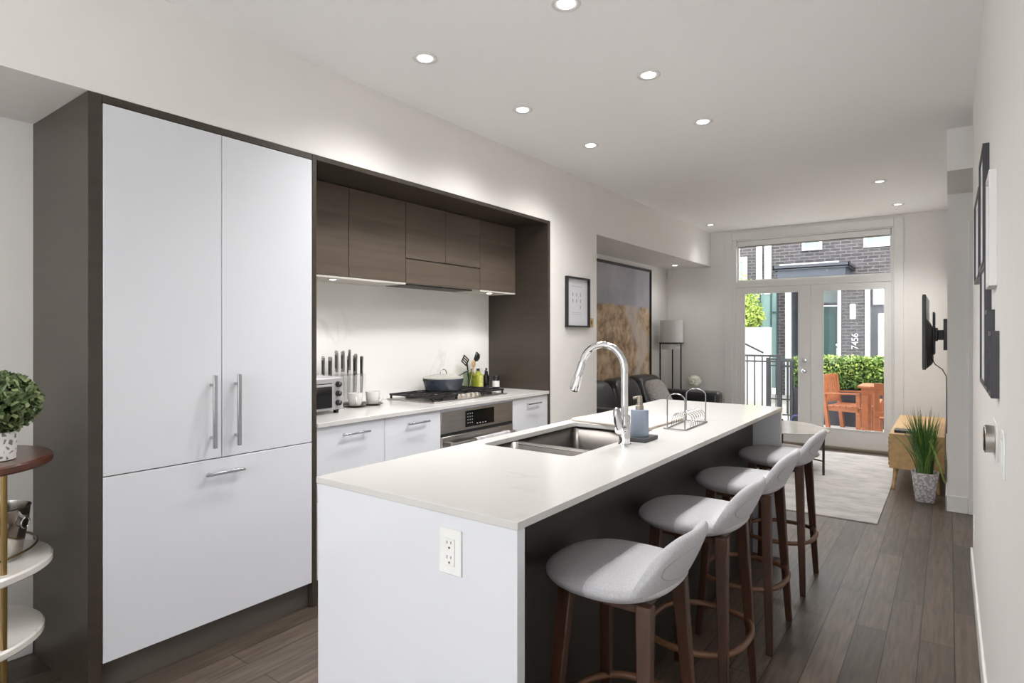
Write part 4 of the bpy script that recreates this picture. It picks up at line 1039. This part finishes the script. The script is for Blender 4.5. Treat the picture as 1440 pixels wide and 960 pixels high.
def leaf_ball(mb, c, R, n, r, asp=.55, zmin=-1.0, sx_=1, sy_=1, sz_=1, depth=.78, lift=.5):
    for i in range(n):
        u = random.uniform(zmin, 1); a = random.uniform(0, 2 * math.pi); s = math.sqrt(max(0, 1 - u * u)); nn = Vector((s * math.cos(a), s * math.sin(a), u))
        pnt = Vector(c) + Vector((nn.x * sx_, nn.y * sy_, nn.z * sz_)) * R * random.uniform(depth, 1.05)
        t1 = (Vector((random.gauss(0, 1), random.gauss(0, 1), random.gauss(0, 1))) + nn * lift).normalized(); t2 = (nn.cross(t1) + Vector((random.gauss(0, .4), random.gauss(0, .4), random.gauss(0, .4)))).normalized(); t3 = t1.cross(t2) * r * .22
        rr = r * random.uniform(.7, 1.25)
        mb.add([pnt - t1 * rr, pnt - t1 * rr * .1 + t2 * rr * asp + t3, pnt + t1 * rr, pnt - t1 * rr * .1 - t2 * rr * asp + t3], [(0, 1, 2), (0, 2, 3)])
    return mb
random.seed(11)
BOX1 = mat('boxwood leaves', (84, 104, 62), .45, var=.4, scale=30)
bc_ = (tx_ - .0, ty_, 1.128)
leaf_ball(MB(), bc_, .122, 1900, .0135, .78, sz_=.84).build('leaves', BOX1, tp_, recalc=False)['kind'] = 'stuff'
leaf_ball(MB(), bc_, .122, 520, .0125, .8, sz_=.84, depth=.93).build('young_leaves', mat('young boxwood leaves', (136, 152, 104), .45, var=.25, scale=30), tp_, recalc=False)['kind'] = 'stuff'
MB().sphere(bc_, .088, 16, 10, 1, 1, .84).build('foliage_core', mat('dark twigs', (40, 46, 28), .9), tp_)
print('part4 ok')
# ------------------------------------------------------------------ outside: patio, hedge, fence, neighbouring house
struct('patio_ground', box(-6, 4, YW + .14, 11.2, -.12, -.02), brick_mat('pale patio pavers', (214, 210, 204), (202, 198, 192), (170, 166, 160), .6, .6, .006, 'XY', offset=0, gamt=.06, bump=.3))
struct('lane_ground', box(-12, 8, 11.2, 15.2, -.22, -.05), mat('pale concrete lane', (150, 146, 140), .8, var=.06))
FB = brick_mat('grey facade brick', (79, 75, 76), (62, 59, 60), (108, 104, 104), .21, .072, .009, 'XZ', offset=.5, gamt=.18, bump=.5, rough=.85)
FY = 15.0
struct('neighbour_wall', MB().box(-9, -3.24, FY, FY + .3, 2.62, 5.5).box(-3.24, -.4, FY, FY + .3, 2.62, 5.5).box(-.4, 7, FY, FY + .3, 0, 5.5).box(-1.94, -1.47, FY, FY + .3, -.1, 2.62).box(-3.245, -3.075, FY - .0, FY + .3, -.1, 2.62).box(-9, -4.6, FY, FY + .3, -.1, 2.62), FB)
WT = mat('white exterior trim', (206, 206, 206), .5, var=.01)
GRYP = mat('charcoal exterior panel', (80, 80, 87), .5, var=.04)
struct('neighbour_trim', MB().box(-3.075, -2.95, FY - .05, FY + .2, -.1, 2.62).box(-2.0, -1.935, FY - .05, FY + .2, -.1, 2.62).box(-1.472, -1.385, FY - .05, FY + .2, -.1, 2.62), WT)
struct('neighbour_downpipe_trim', MB().box(-3.72, -3.59, FY - .05, FY, 2.3, 8).box(-3.535, -3.385, FY - .05, FY, 2.3, 8), WT)
box_ = box
dd = thing('neighbour_front_door', 'dark green panelled front door of the house across', 'door', (-2.45, FY + .35, 0))
GRN = mat('dark teal green paint', (20, 74, 68), .4, var=.05)
box(-2.93, -2.02, FY + .62, FY + .66, -.05, 2.02).build('door_leaf', GRN, dd, bevel=.003)
pn = MB()
for x0, x1 in ((-2.82, -2.52), (-2.43, -2.13)):
    for z0, z1 in ((.95, 1.85), (.15, .80)):
        pn.box(x0, x1, FY + .612, FY + .62, z0, z1)
pn.build('door_panel', mat('teal green panel', (26, 86, 79), .4), dd, bevel=.006)
MB().cyl((-2.09, FY + .62, 1.12), (-2.09, FY + .57, 1.12), .03, .03, 16).box(-2.105, -2.075, FY + .58, FY + .62, .80, 1.05).build('handle', SATIN, dd)
struct('neighbour_entry_recess', MB().box(-2.96, -2.93, FY, FY + .7, -.1, 2.62).box(-2.02, -1.99, FY + .05, FY + .7, -.1, 2.62).box(-2.96, -1.99, FY + .66, FY + .7, 2.05, 2.62).box(-2.96, -1.99, FY + .0, FY + .7, 2.58, 2.62), GRYP)
GLS = mat('pale curtained glass', (134, 152, 149), .08, var=.06, scale=.8)
tr = thing('entry_transom', 'glazed transom above the green front door across', 'window', (-2.45, FY + .64, 2.08))
box(-2.90, -2.05, FY + .62, FY + .64, 2.10, 2.55).build('glass', GLS, tr)
MB().box(-2.93, -2.02, FY + .60, FY + .66, 2.03, 2.10).box(-2.55, -2.50, FY + .60, FY + .66, 2.10, 2.58).build('frame', GRYP, tr)
aw = thing('entry_canopy', 'dark steel canopy projecting over the entry across the courtyard', 'canopy', (-2.5, FY - .5, 2.7))
MB().box(-3.13, -1.66, FY - 1.0, FY, 2.775, 2.80).box(-3.13, -1.66, FY - 1.0, FY - .985, 2.76, 2.86).box(-3.13, -3.11, FY - 1, FY, 2.76, 2.86).box(-1.68, -1.66, FY - 1, FY, 2.76, 2.86).build('roof_tray', mat('dark grey steel', (64, 67, 74), .5, .2), aw)
MB().box(-3.06, -1.74, FY - .92, FY - .02, 2.60, 2.775).build('fascia', mat('blue grey steel', (68, 73, 82), .5, .1), aw)
box(-3.0, -1.85, FY - .995, FY - .96, 2.86, 2.885).build('flashing', WT, aw)
sl = thing('wall_lantern', 'white rectangular wall lantern on the brick beside the house number', 'wall lamp', (-1.70, FY, 1.70))
box(-1.757, -1.655, FY - .08, FY - .001, 1.705, 2.015).build('lamp_body', emit('lantern glass', (1, 1, 1, 1), .9), sl, bevel=.006)
box(-1.75, -1.662, FY - .03, FY, 1.69, 2.03).build('back_plate', WT, sl)
cu = bpy.data.curves.new('house_number', 'FONT'); cu.body = '7456'; cu.size = .185; cu.extrude = .012; cu.align_x = 'LEFT'; cu.space_character = .96
hn = bpy.data.objects.new('house_number', cu); COL.objects.link(hn); cu.materials.append(WT)
hn.matrix_world = Matrix.Translation((-1.605, FY - .02, 1.03)) @ Matrix(((0, -1, 0, 0), (0, 0, -1, 0), (1, 0, 0, 0), (0, 0, 0, 1)))
bpy.context.view_layer.update()
me_ = bpy.data.meshes.new_from_object(hn.evaluated_get(bpy.context.evaluated_depsgraph_get()))
mw = hn.matrix_world.copy(); bpy.data.objects.remove(hn, do_unlink=True)
hn = bpy.data.objects.new('house_number', me_); COL.objects.link(hn); hn.matrix_world = mw
tag(hn, 'white house number 7456 reading upward on the grey brick', 'house number')
def ext_window(name, label, x0, x1, z0, z1, fw=.10, frame=WT, y=FY, glass=GLS):
    t = thing(name, label, 'window', ((x0 + x1) / 2, y, z0), 'windows of the house across')
    MB().box(x0, x0 + fw, y - .05, y - .001, z0, z1).box(x1 - fw, x1, y - .05, y - .001, z0, z1).box(x0 + fw, x1 - fw, y - .05, y - .001, z0, z0 + fw).box(x0 + fw, x1 - fw, y - .05, y - .001, z1 - fw, z1).build('frame', frame, t)
    box(x0 + fw, x1 - fw, y - .02, y - .003, z0 + fw, z1 - fw).build('glass', glass, t)
    return t
ext_window('house_window', 'white framed window at the left edge of the transom view', -4.60, -3.93, 2.58, 3.23)
ext_window('house_window', 'white framed window above the steel canopy', -2.72, -2.31, 3.27, 4.2, .06)
ext_window('house_window', 'wide white framed window above the right side of the brick facade', -1.50, -.3, 3.24, 4.4, .07)
ext_window('house_window', 'ground floor window with white upper light right of the house number', -1.35, -.55, 1.985, 2.45, .02, GRYP, FY + .1, mat('white blind', (236, 238, 236), .5))
struct('neighbour_side_panel', box(-1.385, -.4, FY + .12, FY + .3, -.1, 2.62), GRYP)
ext_window('house_window', 'tall pale glazed door right of the house number', -1.26, -.6, .1, 1.84, .02, GRYP, FY + .1, mat('pale green glazing', (212, 222, 212), .3))
gb = thing('glazed_bay', 'tall pale green glazed bay with dark mullions left of the brick pier', 'window', (-3.5, FY - .2, 0))
box(-4.0, -3.25, FY - .02, FY + .1, .1, 2.62).build('glass', mat('pale aqua glass', (140, 168, 163), .12, var=.05), gb)
MB().box(-3.40, -3.37, FY - .06, FY, -.1, 2.62).box(-3.27, -3.245, FY - .06, FY, -.1, 2.62).box(-3.37, -3.27, FY - .05, FY, 1.86, 1.90).box(-3.68, -3.62, FY - .06, FY, -.1, 2.62).box(-4.6, -4.0, FY - .02, FY + .1, -.1, 2.62).build('mullion', mat('dark green grey mullion', (58, 80, 84), .5), gb)
tag(box(-6.0, -2.96, 13.0, 13.15, -.2, 1.51).build('garden_wall', mat('white rendered wall', (176, 174, 170), .7, var=.02)), 'white rendered garden wall behind the black railing', 'wall')['kind'] = 'structure'
# tree beyond the white wall
random.seed(21)
tr_ = thing('garden_tree', 'yellow-green leafy tree above the white garden wall', 'tree', (-3.75, 14.0, -.1))
mb = MB()
for c_, R_ in (((-3.75, 13.9, 2.0), .42), ((-3.55, 13.8, 1.75), .30), ((-4.05, 14.0, 2.3), .55), ((-3.85, 13.9, 1.7), .3)):
    leaf_ball(mb, c_, R_, 700, .05, depth=.4)
mb.build('foliage', mat('yellow green leaves', (158, 176, 84), .6, var=.3, scale=9), tr_, recalc=False)['kind'] = 'stuff'
MB().tube([(-3.85, 14, -.1), (-3.82, 13.95, .9), (-3.85, 13.95, 2.0)], [.05, .04, .02], 8).build('trunk', mat('bark', (96, 78, 60), .8, var=.2), tr_, smooth=60)

# planter with hedge
PLN = mat('charcoal planter', (60, 62, 70), .55, var=.05)
pl_ = thing('planter_box', 'long charcoal planter box standing across the patio', 'planter', (-.8, 10.45, -.02))
MB().box(-2.02, .60, 10.20, 10.75, -.02, .525).build('box', PLN, pl_, bevel=.006)
box(-1.98, .56, 10.24, 10.71, .525, .53).build('soil', mat('dark soil', (62, 50, 40), .9, var=.3), pl_)
random.seed(31)
hb = MB()
def leaf_box(mb, x0, x1, y0, y1, z0, z1, n, r, asp=.5):
    for i in range(n):
        f_ = random.random()
        x, y, z = random.uniform(x0, x1), random.uniform(y0, y1), random.uniform(z0, z1)
        if f_ < .5: y = y0 + random.uniform(-.03, .05)
        elif f_ < .8: z = z1 + random.uniform(-.06, .02)
        nn = Vector((random.gauss(0, 1), random.gauss(-.6, 1), random.gauss(.5, 1))).normalized()
        t1 = nn.orthogonal().normalized(); t1 = (Matrix.Rotation(random.uniform(0, 6.28), 3, nn) @ t1); t2 = nn.cross(t1)
        rr = r * random.uniform(.7, 1.3); pnt = Vector((x, y, z)); t3 = nn * rr * .25
        mb.add([pnt - t1 * rr, pnt + t2 * rr * asp + t3, pnt + t1 * rr, pnt - t2 * rr * asp + t3], [(0, 1, 2), (0, 2, 3)])
    return mb
hg = thing('boxwood_hedge', 'clipped green hedge growing in the long charcoal planter', 'hedge', (-.8, 10.45, .53))
leaf_box(MB(), -2.0, .58, 10.20, 10.72, .55, 1.0, 5200, .026).build('leaves', mat('hedge leaves', (92, 124, 52), .5, var=.4, scale=14), hg, recalc=False)['kind'] = 'stuff'
leaf_box(MB(), -2.0, .58, 10.20, 10.72, .72, 1.02, 1700, .026).build('young_leaves', mat('young hedge leaves', (168, 188, 92), .5, var=.2, scale=14), hg, recalc=False)['kind'] = 'stuff'
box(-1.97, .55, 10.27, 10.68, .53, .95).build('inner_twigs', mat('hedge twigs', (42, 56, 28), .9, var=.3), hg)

# railing and gate
RAIL = mat('dark painted railing', (44, 46, 48), .45, .2)
def fence(name, label, cat, x0, x1, y, zb, zt, n, posts, rails, rw=.035):
    t = thing(name, label, cat, ((x0 + x1) / 2, y, zb))
    MB().box(x0, x1, y - rw / 2, y + rw / 2, zt - .03, zt).build('top_rail', RAIL, t, bevel=.003)
    for z in rails: box(x0, x1, y - .012, y + .012, z - .012, z + .012).build('rail', RAIL, t)
    for i in range(n):
        x = x0 + (x1 - x0) * (i + .5) / n
        box(x - .008, x + .008, y - .008, y + .008, zb, zt - .03).build('picket', RAIL, t)
    for x in posts: box(x - .024, x + .024, y - .024, y + .024, zb, zt + .01).build('post', RAIL, t, bevel=.003)
    return t
fence('patio_railing', 'black metal railing along the left side of the patio', 'railing', -3.75, -2.13, 10.1, -.02, 1.035, 14, (-2.72, -2.155), (.93, .10))
gt_ = fence('garden_gate', 'black metal gate farther back, behind the patio railing', 'gate', -2.66, -2.10, 11.5, -.05, .93, 6, (-2.66, -2.10), (.80, .20))
fence('side_railing', 'short black railing between the gate and the planter', 'railing', -2.12, -1.95, 10.1, -.02, .96, 1, (-1.985,), (.86, .10))
sr = thing('stair_handrail', 'slanting metal handrail before the white garden wall', 'handrail', (-3.2, 12.2, 0))
MB().tube([(-3.45, 12.4, 1.25), (-2.95, 12.4, 1.0)], .018, 8).tube([(-3.4, 12.4, -.1), (-3.4, 12.4, 1.22)], .014, 8).build('rail', RAIL, sr, smooth=50)

# patio table and chairs
TEAK = mat('orange teak wood', (152, 90, 54), .5, var=.16, scale=5, stretch=(1, 1, 5), detail=5)
pt_ = thing('patio_table', 'orange-brown wooden patio table outside the glass doors', 'table', (-.6, 9.45, -.02))
tt = MB()
for k in range(6): tt.box(-.98 + k * .16, -.98 + k * .16 + .152, 9.05, 9.70, .655, .68)
tt.build('table_top', TEAK, pt_, bevel=.002)
MB().box(-.94, -.06, 9.09, 9.115, .57, .655).box(-.94, -.06, 9.635, 9.66, .57, .655).box(-.94, -.915, 9.115, 9.635, .57, .655).box(-.085, -.06, 9.115, 9.635, .57, .655).build('apron', TEAK, pt_)
for x in (-.935, -.095):
    for y in (9.095, 9.605): box(x - .0, x + .065, y, y + .065, -.02, .655).build('leg', TEAK, pt_, bevel=.003)
def patio_chair(label):
    """faces +X from its own origin"""
    t = thing('patio_chair', label, 'chair', (0, 0, 0), 'wooden patio armchairs')
    W, D = .27, .225; s = .026
    for sx_ in (-1, 1):
        for sy_ in (-1, 1):
            x, y = sx_ * D * .88, sy_ * (W - s)
            if sx_ > 0: box(x - s, x + s, y - s, y + s, 0, .54).build('leg', TEAK, t, bevel=.003)
            else: MB().hexa([(x - s, y - s, 0), (x + s, y - s, 0), (x + s, y + s, 0), (x - s, y + s, 0)], [(x - s - .09, y - s, .78), (x + s - .10, y - s, .78), (x + s - .10, y + s, .78), (x - s - .09, y + s, .78)]).build('leg', TEAK, t, bevel=.003)
    sm_ = MB()
    for k in range(6): sm_.box(-D + .02 + k * .085, -D + .02 + k * .085 + .075, -W + .0, W, .35, .37)
    sm_.build('seat', TEAK, t, bevel=.002)
    MB().box(-D + .02, D, -W + .02, -W + .045, .29, .35).box(-D + .02, D, W - .045, W - .02, .29, .35).box(D - .03, D - .005, -W, W, .29, .35).build('seat_frame', TEAK, t)
    for y in (-W + .02, W - .02): MB().bar((-D - .06, y, .530), (D - .0, y, .552), .055, .022).build('armrest', TEAK, t, bevel=.003)
    bk_ = MB()
    f = lambda z: -D * .88 - .012 - .095 * z / .78
    bk_.bar((f(.76), -W, .76), (f(.76), W, .76), .03, .07).bar((f(.42), -W, .42), (f(.42), W, .42), .03, .05)
    for k in range(7):
        y = -W + .055 + k * .075
        bk_.bar((f(.42), y, .42), (f(.75), y, .75), .045, .014, up=(1, 0, .1))
    bk_.build('backrest', TEAK, t, bevel=.002)
    return t
c1 = patio_chair('wooden patio armchair left of the patio table, facing right'); c1.location = (-1.15, 9.82, -.02); c1.rotation_euler = (0, 0, math.radians(-14))
dup(c1, (-.46, 8.66, -.02), math.radians(90), 'wooden patio armchair at the table end nearest the glass doors')
hs = thing('garden_hose', 'small coil of blue hose on the patio by the planter corner', 'hose', (-1.95, 9.75, -.02))
hp_ = []
for k in range(60):
    a = 2 * math.pi * k / 20; hp_.append((-1.88 + .07 * math.cos(a), 9.9, .06 + .07 * math.sin(a) + .0))
MB().tube([(x, y + .0007 * i, z) for i, (x, y, z) in enumerate(hp_)], .012, 6).build('coil', mat('navy rubber', (48, 60, 110), .5), hs, smooth=60)
print('part5 ok')
